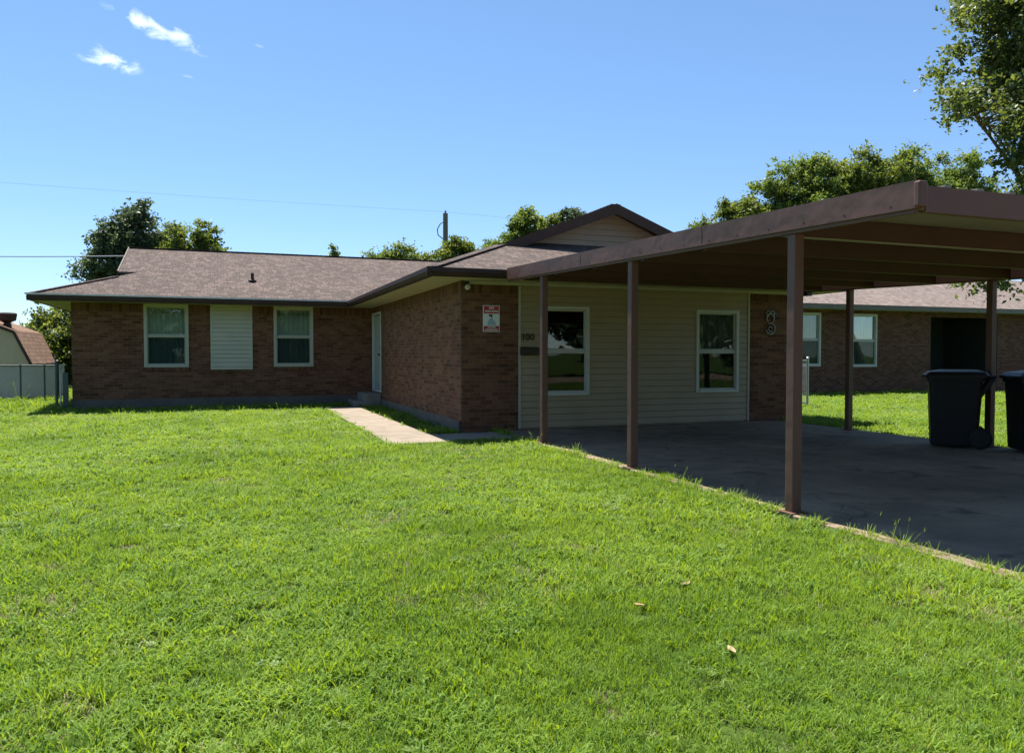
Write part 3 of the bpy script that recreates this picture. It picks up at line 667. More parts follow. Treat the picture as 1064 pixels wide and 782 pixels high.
# ------------------------------------------------------------------ wheeled bins
def make_bin(label):
    r = root('wheeled_bin', label, 'trash bin', (0, 0, 0), 'wheeled bins beside the carport post')
    def ring(hx0, hx1, hy, z, rad=.05, n=4):
        pts = []
        for (sx, sy, a0) in ((1, 1, 0), (-1, 1, 90), (-1, -1, 180), (1, -1, 270)):
            cx = (hx1-rad) if sx > 0 else (hx0+rad); cy = sy*(hy-rad)
            for i in range(n+1):
                a = R(a0+90*i/n); pts.append((cx+rad*math.cos(a), cy+rad*math.sin(a), z))
        return pts
    b = MB(); rings = [ring(-.30, .24, .25, .03), ring(-.305, .25, .255, .06), ring(-.325, .28, .275, .60), ring(-.34, .30, .285, .90), ring(-.36, .32, .30, .905), ring(-.36, .32, .30, .965), ring(-.33, .29, .27, .97), ring(-.25, .18, .19, .10)]
    n = len(rings[0]); i0 = len(b.v)
    for rg in rings: b.v += rg
    for k in range(len(rings)-1):
        for j in range(n): a = i0+k*n+j; c = i0+k*n+(j+1) % n; b.f.append((a, c, c+n, a+n))
    b.f.append(tuple(i0+j for j in reversed(range(n)))); b.f.append(tuple(i0+(len(rings)-1)*n+j for j in range(n)))
    body = b.build('bin_body', M['bin'], r, smooth=False)
    b = MB(); rings = [ring(-.39, .36, .32, .95), ring(-.395, .37, .325, .985), ring(-.34, .34, .28, 1.03), ring(-.20, .25, .18, 1.055)]
    i0 = len(b.v)
    for rg in rings: b.v += rg
    for k in range(len(rings)-1):
        for j in range(n): a = i0+k*n+j; c = i0+k*n+(j+1) % n; b.f.append((a, c, c+n, a+n))
    b.f.append(tuple(i0+j for j in reversed(range(n)))); b.f.append(tuple(i0+(len(rings)-1)*n+j for j in range(n)))
    b.bar((-.40, -.09, .965), (-.40, .09, .965), .04, .04)
    b.build('bin_lid', M['binlid'], r)
    b = MB(); b.tube([(.44, -.24, .96), (.44, .24, .96)], .017, 8)
    for s in (-1, 1): b.tube([(.28, s*.22, .93), (.40, s*.24, .955), (.44, s*.24, .96)], .017, 8); b.bar((.27, s*.2, .70), (.42, s*.22, .94), .02, .05)
    b.build('handle', M['bin'], r)
    b = MB(); b.tube([(.27, -.27, .14), (.27, .27, .14)], .012, 8); b.build('axle', M['galv'], r)
    for s in (-1, 1):
        b = MB(); b.lathe((.27, s*.285, .14), [(.10, -.028), (.138, -.02), (.14, 0), (.138, .02), (.10, .028)], 22, 'y'); wh = b.build('wheel', M['rubber'], r, smooth=True)
    return r
bin1 = make_bin('black wheeled trash bin left of the rear right carport post, seen whole')
bin1.location = (9.44, 7.73, -.03); bin1.rotation_euler = (0, 0, R(-46))
bin2 = copy_tree(bin1); bin2['label'] = 'black wheeled trash bin right of the post, cut by the frame edge'
bin2.location = (9.93, 6.88, -.03); bin2.rotation_euler = (0, 0, R(-30))
b = MB(); b.box(-.02, -.2935, .845, .15, -.2905, .868); st = b.build('printed_strip', M['iron'], bin1); st.parent = bin2

# ------------------------------------------------------------------ neighbour's house on the right
YN = 20.0
M['nfascia'] = plain('grey_tan_fascia', (.16, .145, .12), .6, 0, .1, 3, .03)
nb = root('neighbour_house', 'neighbouring reddish brown brick house with tan shingle roof seen through the carport', 'house', (24, 24, GZ))
n1 = (17.15, 18.32, .85, 2.60); n2 = (19.62, 20.72, .82, 2.60); rec = (23.17, 26.45, -.2, 2.55); NT = 2.70
b = MB(); wall_y(b, YN, 14.6, 38, -.2, NT, [n1, n2, rec], t=.15)
b.poly([(14.6, YN+.15, -.2), (14.6, YN, -.2), (14.6, YN, NT), (14.6, YN+.15, NT)])
b.box(14.6, YN+.16, -.2, 14.75, 29, NT); b.box(37.85, YN+.16, -.2, 38, 29, NT); b.box(14.76, 28.85, -.2, 37.84, 29, NT)
b.box(23.05, YN+.16, -.2, 23.17, YN+2.2, NT); b.box(26.45, YN+.16, -.2, 26.57, YN+2.2, NT)
b.build('brick_wall', M['brick2'], nb)
b = MB(); b.box(23.17, YN+2.2, -.2, 26.45, YN+2.25, NT); b.box(26.40, YN+.01, -.1, 26.445, YN+2.19, NT-.1); b.box(23.175, YN+.01, -.1, 23.2, YN+2.19, NT-.1); b.build('entry_wall', M['entry'], nb)  # near-black wall and added side linings put the recess's shade into the colour
b = MB(); b.box(24.1, YN+2.14, 0, 25.1, YN+2.19, 2.1); ed = b.build('entry_door', M['darkgreen'], nb, bevel=.006)
b = MB(); b.lathe((24.2, YN+2.10, 1.0), [(.03, -.03), (.035, 0), (.015, .03)], 10, 'y'); b.build('handle', M['galv'], ed)
window(nb, *n1, YN, M['white'], 'curtain', w=.07, lower='screen', deep=.09); window(nb, *n2, YN, M['white'], 'curtain', w=.07, lower='screen', deep=.09)
b = MB(); e0 = 2.86; ys = YN-.6
b.slab([(13.8, ys, e0), (38.8, ys, e0), (34, 24.6, e0+.33*(24.6-ys)), (18.6, 24.6, e0+.33*(24.6-ys))], .05)
b.slab([(38.8, 29.8, e0), (13.8, 29.8, e0), (18.6, 24.6, e0+.33*(24.6-ys)), (34, 24.6, e0+.33*(24.6-ys))], .05)
b.slab([(13.8, 29.8, e0), (13.8, ys, e0), (18.6, 24.6, e0+.33*(24.6-ys))], .05); b.slab([(38.8, ys, e0), (38.8, 29.8, e0), (34, 24.6, e0+.33*(24.6-ys))], .05)
b.build('roof', M['shingle2'], nb)
b = MB(); b.box(13.9, ys+.02, 2.705, 38.7, YN+.02, 2.73); b.box(13.9, YN+.02, 2.705, 14.6, 29.7, 2.73); b.build('soffit', M['soffit'], nb)
b = MB(); b.box(13.8, ys-.02, 2.70, 38.8, ys+.02, 2.83); b.box(13.8, ys+.02, 2.70, 13.84, 29.8, 2.83); b.build('fascia', M['nfascia'], nb)
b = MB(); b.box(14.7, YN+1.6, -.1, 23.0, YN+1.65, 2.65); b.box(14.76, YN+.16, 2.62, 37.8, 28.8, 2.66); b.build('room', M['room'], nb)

# ------------------------------------------------------------------ chain-link fences
def mesh_fabric(b, p, q, h, step=.09, r=.0022, z0=0.0):
    p = Vector(p); q = Vector(q); L = (q-p).length; d = (q-p)/L; n = int((L+h)/step)
    for i in range(n+1):
        for sgn in (1, -1):
            s0 = i*step - (h if sgn > 0 else 0); s1 = s0 + sgn*h if sgn > 0 else s0 - h
            a, za, c, zc = s0, 0.0, s1, h
            if sgn < 0: a, c = i*step, i*step-h
            def clip(a, za, c, zc):
                for lim in (0.0, L):
                    if (a < lim) != (c < lim) and a != c:
                        t = (lim-a)/(c-a); zz = za+(zc-za)*t
                        if (a < lim) == (lim == 0.0): a, za = lim, zz
                        else: c, zc = lim, zz
                return a, za, c, zc
            a, za, c, zc = clip(a, za, c, zc)
            if max(a, c) <= 1e-4 or min(a, c) >= L-1e-4: continue
            b.tube([p+d*a+Vector((0,0,z0+za)), p+d*c+Vector((0,0,z0+zc))], r, 3, False)
lf = root('chain_link_fence', 'low chain link fence with dark posts crossing the left side yard', 'fence', (-6, 23.8, GZ))
PF = [(-4.22, 23.68), (-4.53, 23.7), (-5.09, 23.72), (-7.6, 23.8), (-10.4, 23.9), (-13.2, 24.0)]
H_ = 1.0
for i, (x, y) in enumerate(PF):
    b = MB(); r_ = .032 if i == 0 else .022; b.tube([(x, y, GZ-.1), (x, y, GZ+H_+(.10 if i == 0 else .0))], r_, 10); b.lathe((x, y, GZ+H_+(.10 if i == 0 else 0)), [(r_*1.25, 0), (r_*1.2, .03), (.008, .05)], 10)
    b.build('post', M['darkgreen'], lf, smooth=False)
b = MB()
for i in range(len(PF)-1): b.tube([(*PF[i], GZ+H_), (*PF[i+1], GZ+H_)], .018, 8)
b.build('top_rail', M['darkgreen'], lf)
b = MB()
for i in range(len(PF)-1): mesh_fabric(b, (*PF[i], GZ), (*PF[i+1], GZ), H_, .08)
b.build('wire_mesh', M['galv'], lf)
gp = root('gate_post', 'dark green steel gate post panel against the left house corner', 'gate post', (-3.4, 20.0, GZ))
b = MB(); b.box(-3.46, 19.97, GZ, -3.35, 20.03, GZ+.88); b.build('post_panel', M['darkgreen'], gp, bevel=.006)
b = MB(); b.tube([(-3.585, 19.98, GZ-.1), (-3.585, 19.98, GZ+1.10)], .03, 10); b.lathe((-3.585, 19.98, GZ+1.10), [(.037, 0), (.035, .03), (.01, .05)], 10); b.build('post', M['darkgreen'], gp)
b = MB(); b.tube([(-3.505, 19.98, GZ), (-3.505, 19.98, GZ+.86)], .012, 8); b.build('latch_bar', M['galv'], gp)
rf = root('chain_link_fence', 'silver chain link gate section behind the carport by the right lawn', 'fence', (13.35, 15, GZ))
for x in (12.98, 13.36):
    b = MB(); b.tube([(x, 15, GZ-.1), (x, 15, GZ+1.19)], .03, 12); b.lathe((x, 15, GZ+1.19), [(.036, 0), (.036, .03), (.012, .05)], 12); b.build('post', M['galv'], rf, smooth=False)
b = MB(); b.tube([(10.5, 15, GZ+1.15), (13.36, 15, GZ+1.15)], .018, 8); b.tube([(12.98, 15, GZ+.12), (13.36, 15, GZ+.12)], .015, 8); b.build('top_rail', M['galv'], rf)
b = MB(); mesh_fabric(b, (10.5, 15, GZ), (13.36, 15, GZ), 1.13, .07); b.build('wire_mesh', M['galv'], rf)

# ------------------------------------------------------------------ left background: privacy fence, shed
pf = root('privacy_fence', 'low grey white board fence behind the chain link at left', 'fence', (-8, 24.6, GZ))
b = MB(); x = -15.0
while x < -4.25: b.box(x, 24.6, GZ-.1, x+.145, 24.625, GZ+.98); x += .152
b.build('boards', M['fence'], pf)
b = MB(); b.box(-15, 24.58, GZ+.965, -4.2, 24.60, GZ+1.02); b.box(-15, 24.626, GZ+.2, -4.2, 24.66, GZ+.28); b.build('rail', M['fence'], pf)
x = -14.5
for x in (-4.3, -6.7, -9.1, -11.5, -13.9):
    b = MB(); b.box(x-.05, 24.63, GZ-.1, x+.05, 24.73, GZ+1.0); b.build('post', M['fence'], pf)
sh = root('garden_shed', 'beige barn shed with pinkish brown gambrel roof behind the left fence', 'shed', (-7.9, 32, GZ))
SR = -7.9; prof = [(SR+1.82, .92), (SR+1.31, 2.05), (SR, 2.58), (SR-1.31, 2.05), (SR-1.82, .92)]
b = MB(); b.poly([(SR+1.72, 30, GZ-.2), (SR+1.72, 30, .95), (SR+1.25, 30, 2.0), (SR, 30, 2.52), (SR-1.25, 30, 2.0), (SR-1.72, 30, .95), (SR-1.72, 30, GZ-.2)][::-1])
b.poly([(SR+1.72, 30, GZ-.2), (SR+1.72, 34, GZ-.2), (SR+1.72, 34, .95), (SR+1.72, 30, .95)]); b.poly([(SR-1.72, 34, GZ-.2), (SR-1.72, 30, GZ-.2), (SR-1.72, 30, .95), (SR-1.72, 34, .95)])
b.poly([(SR+1.72, 34, GZ-.2), (SR+1.72, 34, .95), (SR+1.25, 34, 2.0), (SR, 34, 2.52), (SR-1.25, 34, 2.0), (SR-1.72, 34, .95), (SR-1.72, 34, GZ-.2)])
b.build('wall', M['shedwall'], sh)
b = MB()
for (p, q) in zip(prof, prof[1:]): b.slab([(p[0], 29.9, p[1]), (p[0], 34.1, p[1]), (q[0], 34.1, q[1]), (q[0], 29.9, q[1])], .05)
srf = b.build('roof', M['shingle3'], sh)
b = MB(); b.lathe((-6.95, 30.7, 2.1), [(.13, -.1), (.13, .15), (.10, .22), (.16, .26), (.26, .30), (.30, .52), (.27, .56), (.05, .58)], 16); b.build('roof_vent', M['gutter'], srf)
b = MB()
for (p, q) in zip(prof, prof[1:]): b.bar((p[0], 29.88, p[1]-.06), (q[0], 29.88, q[1]-.06), .03, .09, up=(0, 1, 0) if False else (0, 0, 1))
b.build('trim', M['gutter'], sh)

# ------------------------------------------------------------------ utility pole and lines
up = root('utility_pole', 'weathered wooden utility pole rising behind the roofs', 'utility pole', (12.6, 45, GZ))
b = MB(); b.tube([(12.6, 45, GZ-.2), (12.6, 45, 9.75)], [.19, .15], 12); b.build('pole', M['wood'], up)
b = MB(); b.tube([(12.45, 44.9, 9.2), (12.25, 44.85, 9.1), (12.05, 44.85, 8.75), (12.1, 44.85, 8.4), (12.42, 44.9, 8.2)], .03, 6); b.build('bracket_loop', M['wire'], up)
b = MB(); b.lathe((12.6, 45, 9.75), [(.05, 0), (.07, .08), (.03, .2)], 8); b.build('insulator', M['iron'], up)
def cable(name, pts, r, mat, label):
    b = MB(); P = []
    for a, c in zip(pts, pts[1:]):
        for i in range(12):
            t = i/12; P.append(Vector(a).lerp(Vector(c), t) - Vector((0, 0, 4*t*(1-t)*SAG)))
    P.append(Vector(pts[-1])); b.tube(P, r, 5); o = b.build(name, mat); tag(o, label, 'power line'); return rebase(o, pts[0])
SAG = .25
cable('power_line', [(-34, 45, 10.3), (12.6, 45, 9.85), (60, 46, 9.6)], .0055, M['wirel'], 'thin power line crossing the sky at the pole top')
SAG = .12
cable('power_line', [(-2.42, 24.0, 4.0), (-20, 38, 5.2), (-34, 45, 9.5)], .016, M['wirel'], 'thicker service cable running left from the house roof past the dark tree')

# ------------------------------------------------------------------ trees
def leaf_quads(P, size, up=.25):
    n = len(P); nrm = rng.normal(size=(n, 3)); nrm[:, 2] = np.abs(nrm[:, 2])+up; nrm /= np.linalg.norm(nrm, axis=1)[:, None]
    t = rng.normal(size=(n, 3)); t -= nrm*(t*nrm).sum(1)[:, None]; t /= np.linalg.norm(t, axis=1)[:, None]; b = np.cross(nrm, t)
    s = size*(.6+.8*rng.random(n))[:, None]
    V = np.stack([P-t*s*.55, P+b*s*.30+nrm*s*.06, P+t*s*.55, P-b*s*.30+nrm*s*.06], 1).reshape(-1, 3)
    return V
def mesh_np(name, V, nq, mat, parent, org):
    me = bpy.data.meshes.new(name); V = V - np.array(org)
    me.vertices.add(len(V)); me.vertices.foreach_set('co', V.ravel().astype(np.float32))
    me.loops.add(nq*4); me.loops.foreach_set('vertex_index', np.arange(nq*4, dtype=np.int32))
    me.polygons.add(nq); me.polygons.foreach_set('loop_start', np.arange(0, nq*4, 4, dtype=np.int32)); me.update(calc_edges=True)
    me.materials.append(mat); o = bpy.data.objects.new(name, me); col.objects.link(o)
    if parent: o.parent = parent
    ORIGIN[o.name] = tuple(org); return o
def tree(name, label, base, lobes, n_clump, n_leaf, lsize, mat, trunk_r, group=None, twig=.7, cat='tree', flat=.8, spray=0.0):
    """lobes: (cx, cy, cz, rx, ry, rz). clumps sit on/inside each lobe, leaves sit in clumps."""
    r = root(name, label, cat, base, group); base = Vector(base)
    C = []; vol = np.array([l[3]*l[5] for l in lobes]); pr = vol/vol.sum()
    for li, l in enumerate(lobes):
        k = max(4, int(n_clump*1.6*pr[li])); d = rng.normal(size=(k, 3)); d /= np.linalg.norm(d, axis=1)[:, None]
        rad = (.3+.72*rng.random(k)**.6)*(1+.16*rng.normal(size=k))
        C.append(np.array(l[:3]) + d*rad[:, None]*np.array(l[3:6]))
    C = np.concatenate(C); k = len(C)
    cr = twig*(.5+.9*rng.random(k))
    P = []
    cnt = (n_leaf*2.1*cr**1.5/np.sum(cr**1.5)).astype(int)
    for i in range(k):
        m_ = max(6, cnt[i]); nt = max(3, m_//9)
        d = rng.normal(size=(nt, 3)); d[:, 2] = d[:, 2]*.8+.15; d /= np.linalg.norm(d, axis=1)[:, None]
        L_ = cr[i]*(.5+.8*rng.random(nt)); j = rng.integers(0, nt, m_); u = rng.random(m_)**.6
        q = C[i] + d[j]*(L_[j]*u)[:, None]*np.array([1, 1, flat]) + rng.normal(size=(m_, 3))*lsize*.45
        P.append(q)
    P = np.concatenate(P); P = P[P[:, 2] > .02]
    V = leaf_quads(P, lsize); mesh_np('crown', V, len(P), mat, r, tuple(base))
    b = MB(); top = Vector((sum(l[0] for l in lobes)/len(lobes), sum(l[1] for l in lobes)/len(lobes), sum(l[2] for l in lobes)/len(lobes)))
    fork = base.lerp(top, .45); fork.x = base.x + (top.x-base.x)*.2; fork.y = base.y + (top.y-base.y)*.2
    b.tube([base-Vector((0, 0, .1)), base.lerp(fork, .5)+Vector((trunk_r*.4, 0, 0)), fork], [trunk_r*1.25, trunk_r, trunk_r*.8], 9)
    tr = b.build('trunk', M['bark'], r, smooth=True); b = MB()
    for l in lobes:
        c = Vector(l[:3]); mid = fork.lerp(c, .5)+Vector((0, 0, .12*l[5])); b.tube([fork-Vector((0, 0, .15)), mid, c], [trunk_r*.55, trunk_r*.35, trunk_r*.15], 6)
        near = np.argsort(((C-np.array(l[:3]))**2).sum(1))[:int(min(26, max(6, k/len(lobes)*.6)))]
        for ii in near:
            e = Vector(C[ii]); st = mid.lerp(c, random.random()); mm = st.lerp(e, .5)+Vector((0, 0, .08*(e-st).length)); b.tube([st, mm, e], [trunk_r*.18, trunk_r*.11, trunk_r*.04], 4, False)
    b.build('limb', M['bark'], r, smooth=True)
    return r
G = 'trees behind the house'
tree('tree', 'large dark green tree behind the left end of the roof', (-3.9, 40, GZ), [(-4.9, 40, 5.6, 1.0, 1.5, 1.8), (-4.0, 40, 6.7, 1.3, 1.5, 1.5), (-2.9, 40, 6.0, 1.3, 1.5, 1.7), (-4.2, 40.3, 4.4, 1.7, 1.5, 1.3)], 120, 20000, .145, M['leaf_dark'], .22, G, .55)
tree('tree', 'smaller lighter green tree right of the dark tree above the roof', (-1.5, 39, GZ), [(-2.0, 39, 5.9, .8, .9, 1.0), (-1.1, 39, 6.2, .9, .9, 1.1), (-.5, 39.2, 5.2, .8, .9, .9)], 50, 8000, .14, M['leaf_mid'], .12, G, .45)
tree('tree', 'tiny treetop tip poking over the middle of the left roof', (5.28, 40, GZ), [(5.28, 40, 6.0, .16, .14, .7)], 9, 500, .16, M['leaf_mid'], .05, G, .25)
tree('tree', 'feathery bright green tree over the right end of the left roof', (8.6, 40, GZ), [(7.9, 40, 5.9, .8, .8, .8), (8.9, 40, 6.0, .9, .8, .95), (9.9, 40, 5.6, .8, .8, .8)], 50, 8000, .12, M['leaf_bright'], .12, G, .5)
tree('tree', 'green tree in front of the utility pole foot over the roof', (11.6, 38.5, GZ), [(10.6, 38.5, 5.8, .9, .8, .8), (11.5, 38.5, 6.5, .7, .8, .8), (12.8, 38.5, 6.4, .6, .8, .65)], 52, 8000, .13, M['leaf_mid'], .14, G, .42)
tree('tree', 'tall bright green treetop just left of the front gable', (15.9, 40, GZ), [(15.8, 40, 8.4, .75, .8, 1.1), (15.5, 40, 7.1, 1.2, 1, 1.1), (14.1, 40, 6.9, .6, .8, .6)], 54, 9000, .135, M['leaf_bright'], .15, G, .42)
tree('tree', 'pale green treetop behind the left slope of the front gable', (17.7, 41, GZ), [(17.5, 41, 8.5, .65, .8, 1.0), (17.7, 41, 7.3, 1.1, .9, 1.0)], 36, 6000, .13, M['leaf_mid'], .15, G, .42)
tree('tree', 'spiky darker treetop close behind the front gable peak', (19.5, 41, GZ), [(19.1, 41, 8.9, .75, .8, 1.0), (19.9, 41, 8.3, .8, .9, .95)], 36, 6000, .13, M['leaf_dark'], .15, G, .45)
G2 = 'trees behind the carport roof'
tree('tree', 'left lowest tree of the green row above the carport roof', (26.6, 36, GZ), [(25.4, 36, 7.0, 1.5, 1.5, 1.5), (27.6, 36, 8.6, 1.7, 1.5, 1.7), (26.6, 36, 6.6, 2.4, 2, 2.0)], 90, 26000, .145, M['leaf_mid'], .3, G2, .6)
tree('tree', 'second tree of the green row above the carport roof, feathery top', (30.6, 35, GZ), [(29.2, 35, 9.4, 1.7, 1.6, 1.8), (31.4, 35, 10.9, 1.9, 1.7, 1.8), (30.6, 35.5, 8.2, 2.8, 2, 2.4)], 110, 34000, .145, M['leaf_bright'], .3, G2, .65)
tree('tree', 'tallest rounded tree of the green row above the carport corner', (35.6, 35, GZ), [(33.8, 35, 11.2, 2.0, 1.7, 1.7), (36.4, 35, 11.6, 2.2, 1.7, 1.7), (35.6, 35.5, 9.2, 3.4, 2, 2.4)], 130, 38000, .145, M['leaf_mid'], .35, G2, .65)
tree('tree', 'right end tree of the green row behind the near overhanging tree', (42.0, 36, GZ), [(39.8, 36, 11.2, 2.4, 2, 2.0), (44.0, 36, 12.0, 2.6, 2, 2.2), (42.0, 36.5, 9.4, 4.0, 2, 2.6)], 130, 38000, .155, M['leaf_bright'], .35, G2, .7)
tree('tree', 'near broad leaved tree hanging into the top right corner', (25.0, 15.5, GZ), [(19.1, 13.8, 9.4, 1.6, 2.0, 1.6), (20.9, 14, 11.5, 2.6, 2.2, 2.2), (19.3, 13.8, 8.0, 1.2, 1.6, .8), (21.6, 13.4, 8.8, 2.2, 2.2, 2.2), (20.2, 13.0, 7.3, 1.4, 1.2, 1.1), (19.9, 13.4, 6.2, 1.2, 1.3, 1.0), (22.4, 13.0, 6.6, 1.8, 1.4, 1.6), (20.8, 12.6, 8.6, 1.5, 1.0, 1.3), (18.3, 12.8, 6.5, .9, .9, .7), (19.0, 12.6, 5.9, .8, .9, .7), (18.4, 12.9, 7.2, .7, .9, .6), (17.25, 13.9, 7.35, .55, .5, .16), (18.15, 14.1, 3.35, .4, .4, .5), (19.8, 13.8, 4.9, .9, .9, 1.0)], 420, 72000, .12, M['leaf_near'], .17, None, .6)
tree('bush', 'bright green bush between the shed and the left house corner', (-5.6, 36, GZ), [(-7.4, 36, 1.5, 1.2, 1, 1.4), (-6.2, 36, 2.0, 1.2, 1, 1.5), (-5.0, 35.5, 2.4, 1.2, 1, 1.7), (-5.0, 35, .9, 1.2, 1, .9), (-6.2, 35, 1.0, 1.2, 1, .9)], 120, 17000, .14, M['leaf_mid'], .1, None, .5, cat='bush')
# trees across the street behind the camera: mirrored in the window panes
for i, (x, y, s, lb) in enumerate(((-13, -18, 1.0, 'street tree farthest left behind the viewpoint'), (-4, -20, 1.1, 'street tree left of centre behind the viewpoint'), (5, -18, .9, 'street tree at the centre behind the viewpoint'), (14, -20, 1.15, 'street tree right of centre behind the viewpoint'), (23, -18, 1.0, 'second street tree from the right behind the viewpoint'), (32, -17, 1.1, 'street tree farthest right behind the viewpoint'))):
    tree('street_tree', lb, (x, y, GZ), [(x-2.4, y, 2.6*s, 2.6, 1.6, 2.0), (x+2.4, y, 2.8*s, 2.6, 1.6, 2.0), (x, y, 4.6*s, 3.4, 2.2, 2.6), (x+1, y, 6.6*s, 2.5, 2.2, 1.7)], 60, 3200, .6, M['leaf_dark'], .3, 'trees across the street', .9)

# ------------------------------------------------------------------ lawn: real blades, one object
def blade(V, F, base, ang, lean, L, w, seg=3, tw=0.0, droop=1.0):
    d = np.array([math.cos(ang), math.sin(ang), 0]); s = np.array([-math.sin(ang+tw), math.cos(ang+tw), 0]); i0 = len(V)
    for k in range(seg):
        t = k/seg; out = lean*(t**1.4)*L*droop; up = L*t*math.sqrt(max(.08, 1-(lean*t)**2))
        p = base + d*out + np.array([0, 0, up]); ww = w*(1-.55*t**1.5)*(.75 if k == 0 else 1)
        V.append(p - s*ww/2); V.append(p + s*ww/2)
    t = 1; V.append(base + d*lean*L*droop + np.array([0, 0, L*math.sqrt(max(.08, 1-lean**2))]))
    for k in range(seg-1): a = i0+2*k; F.append((a, a+1, a+3, a+2))
    a = i0+2*(seg-1); F.append((a, a+1, a+2))
def tuft(kind):
    V = []; F = []; R_ = random.Random(100+kind)
    if kind in (0, 1, 2):    # fine lawn blades
        for _ in range(34):
            a = R_.uniform(0, 6.283); rr = .055*math.sqrt(R_.random()); p = np.array([rr*math.cos(a), rr*math.sin(a), 0])
            blade(V, F, p, R_.uniform(0, 6.283), R_.uniform(.25, .9), R_.uniform(.03, .062), R_.uniform(.0028, .0048), 3, R_.uniform(-.6, .6))
    elif kind in (3, 4):     # broad crabgrass rosette
        for _ in range(20):
            a = R_.uniform(0, 6.283); rr = .05*math.sqrt(R_.random()); p = np.array([rr*math.cos(a), rr*math.sin(a), R_.uniform(0, .015)])
            blade(V, F, p, R_.uniform(0, 6.283), R_.uniform(.55, .97), R_.uniform(.035, .07), R_.uniform(.006, .0095), 3, R_.uniform(-.8, .8))
    elif kind == 5:          # longer upright tuft
        for _ in range(22):
            a = R_.uniform(0, 6.283); rr = .03*math.sqrt(R_.random()); p = np.array([rr*math.cos(a), rr*math.sin(a), 0])
            blade(V, F, p, a, R_.uniform(.15, .75), R_.uniform(.06, .12), R_.uniform(.003, .005), 4, R_.uniform(-.5, .5))
    elif kind == 6:          # seed stalks
        for _ in range(3):
            a = R_.uniform(0, 6.283); blade(V, F, np.array([R_.uniform(-.01, .01), R_.uniform(-.01, .01), 0]), a, R_.uniform(.2, .5), R_.uniform(.13, .2), .0022, 4)
            tip = V[-1]
            for q in range(3): blade(V, F, np.array(tip)-np.array([0, 0, .004]), a+q*2.1, .8, .04, .0022, 2)
        for _ in range(10): blade(V, F, np.array([R_.uniform(-.03, .03), R_.uniform(-.03, .03), 0]), R_.uniform(0, 6.28), .7, .05, .004, 3)
    elif kind == 7:          # clover and broadleaf weeds
        for _ in range(13):
            a = R_.uniform(0, 6.283); rr = .05*math.sqrt(R_.random()); x, y, z = rr*math.cos(a), rr*math.sin(a), R_.uniform(.022, .045); L0 = R_.uniform(.007, .012); a0 = R_.uniform(0, 6.28)
            for q in range(3):
                aa = a0+q*2.094; i0 = len(V); ux, uy = math.cos(aa), math.sin(aa)
                for (u, v, w_) in ((0, 0, 0), (.8, -.55, .15), (1.5, -.5, .3), (1.9, 0, .25), (1.5, .5, .3), (.8, .55, .15)):
                    V.append(np.array([x+(ux*u-uy*v)*L0, y+(uy*u+ux*v)*L0, z+w_*L0]))
                F.append(tuple(range(i0, i0+6)))
        for _ in range(14):
            a = R_.uniform(0, 6.283); blade(V, F, np.array([R_.uniform(-.05, .05), R_.uniform(-.05, .05), 0]), a, R_.uniform(.3, .9), R_.uniform(.025, .05), .0035, 3)
    elif kind == 8:          # thin straw thatch with a few green blades
        for _ in range(22): blade(V, F, np.array([R_.uniform(-.06, .06), R_.uniform(-.06, .06), 0]), R_.uniform(0, 6.28), R_.uniform(.8, .985), R_.uniform(.03, .06), .0026, 3)
    me = bpy.data.meshes.new('grass_tuft'); me.from_pydata([tuple(v) for v in V], [], F); me.update(); me.materials.append(M['thatch' if kind == 8 else 'clover' if kind == 7 else 'grass'])
    return bpy.data.objects.new('grass_tuft', me)
tcol = bpy.data.collections.new('tufts')
for k in range(9):
    t_ = tuft(k); t_.name = 'grass_tuft_%d' % k; tcol.objects.link(t_)

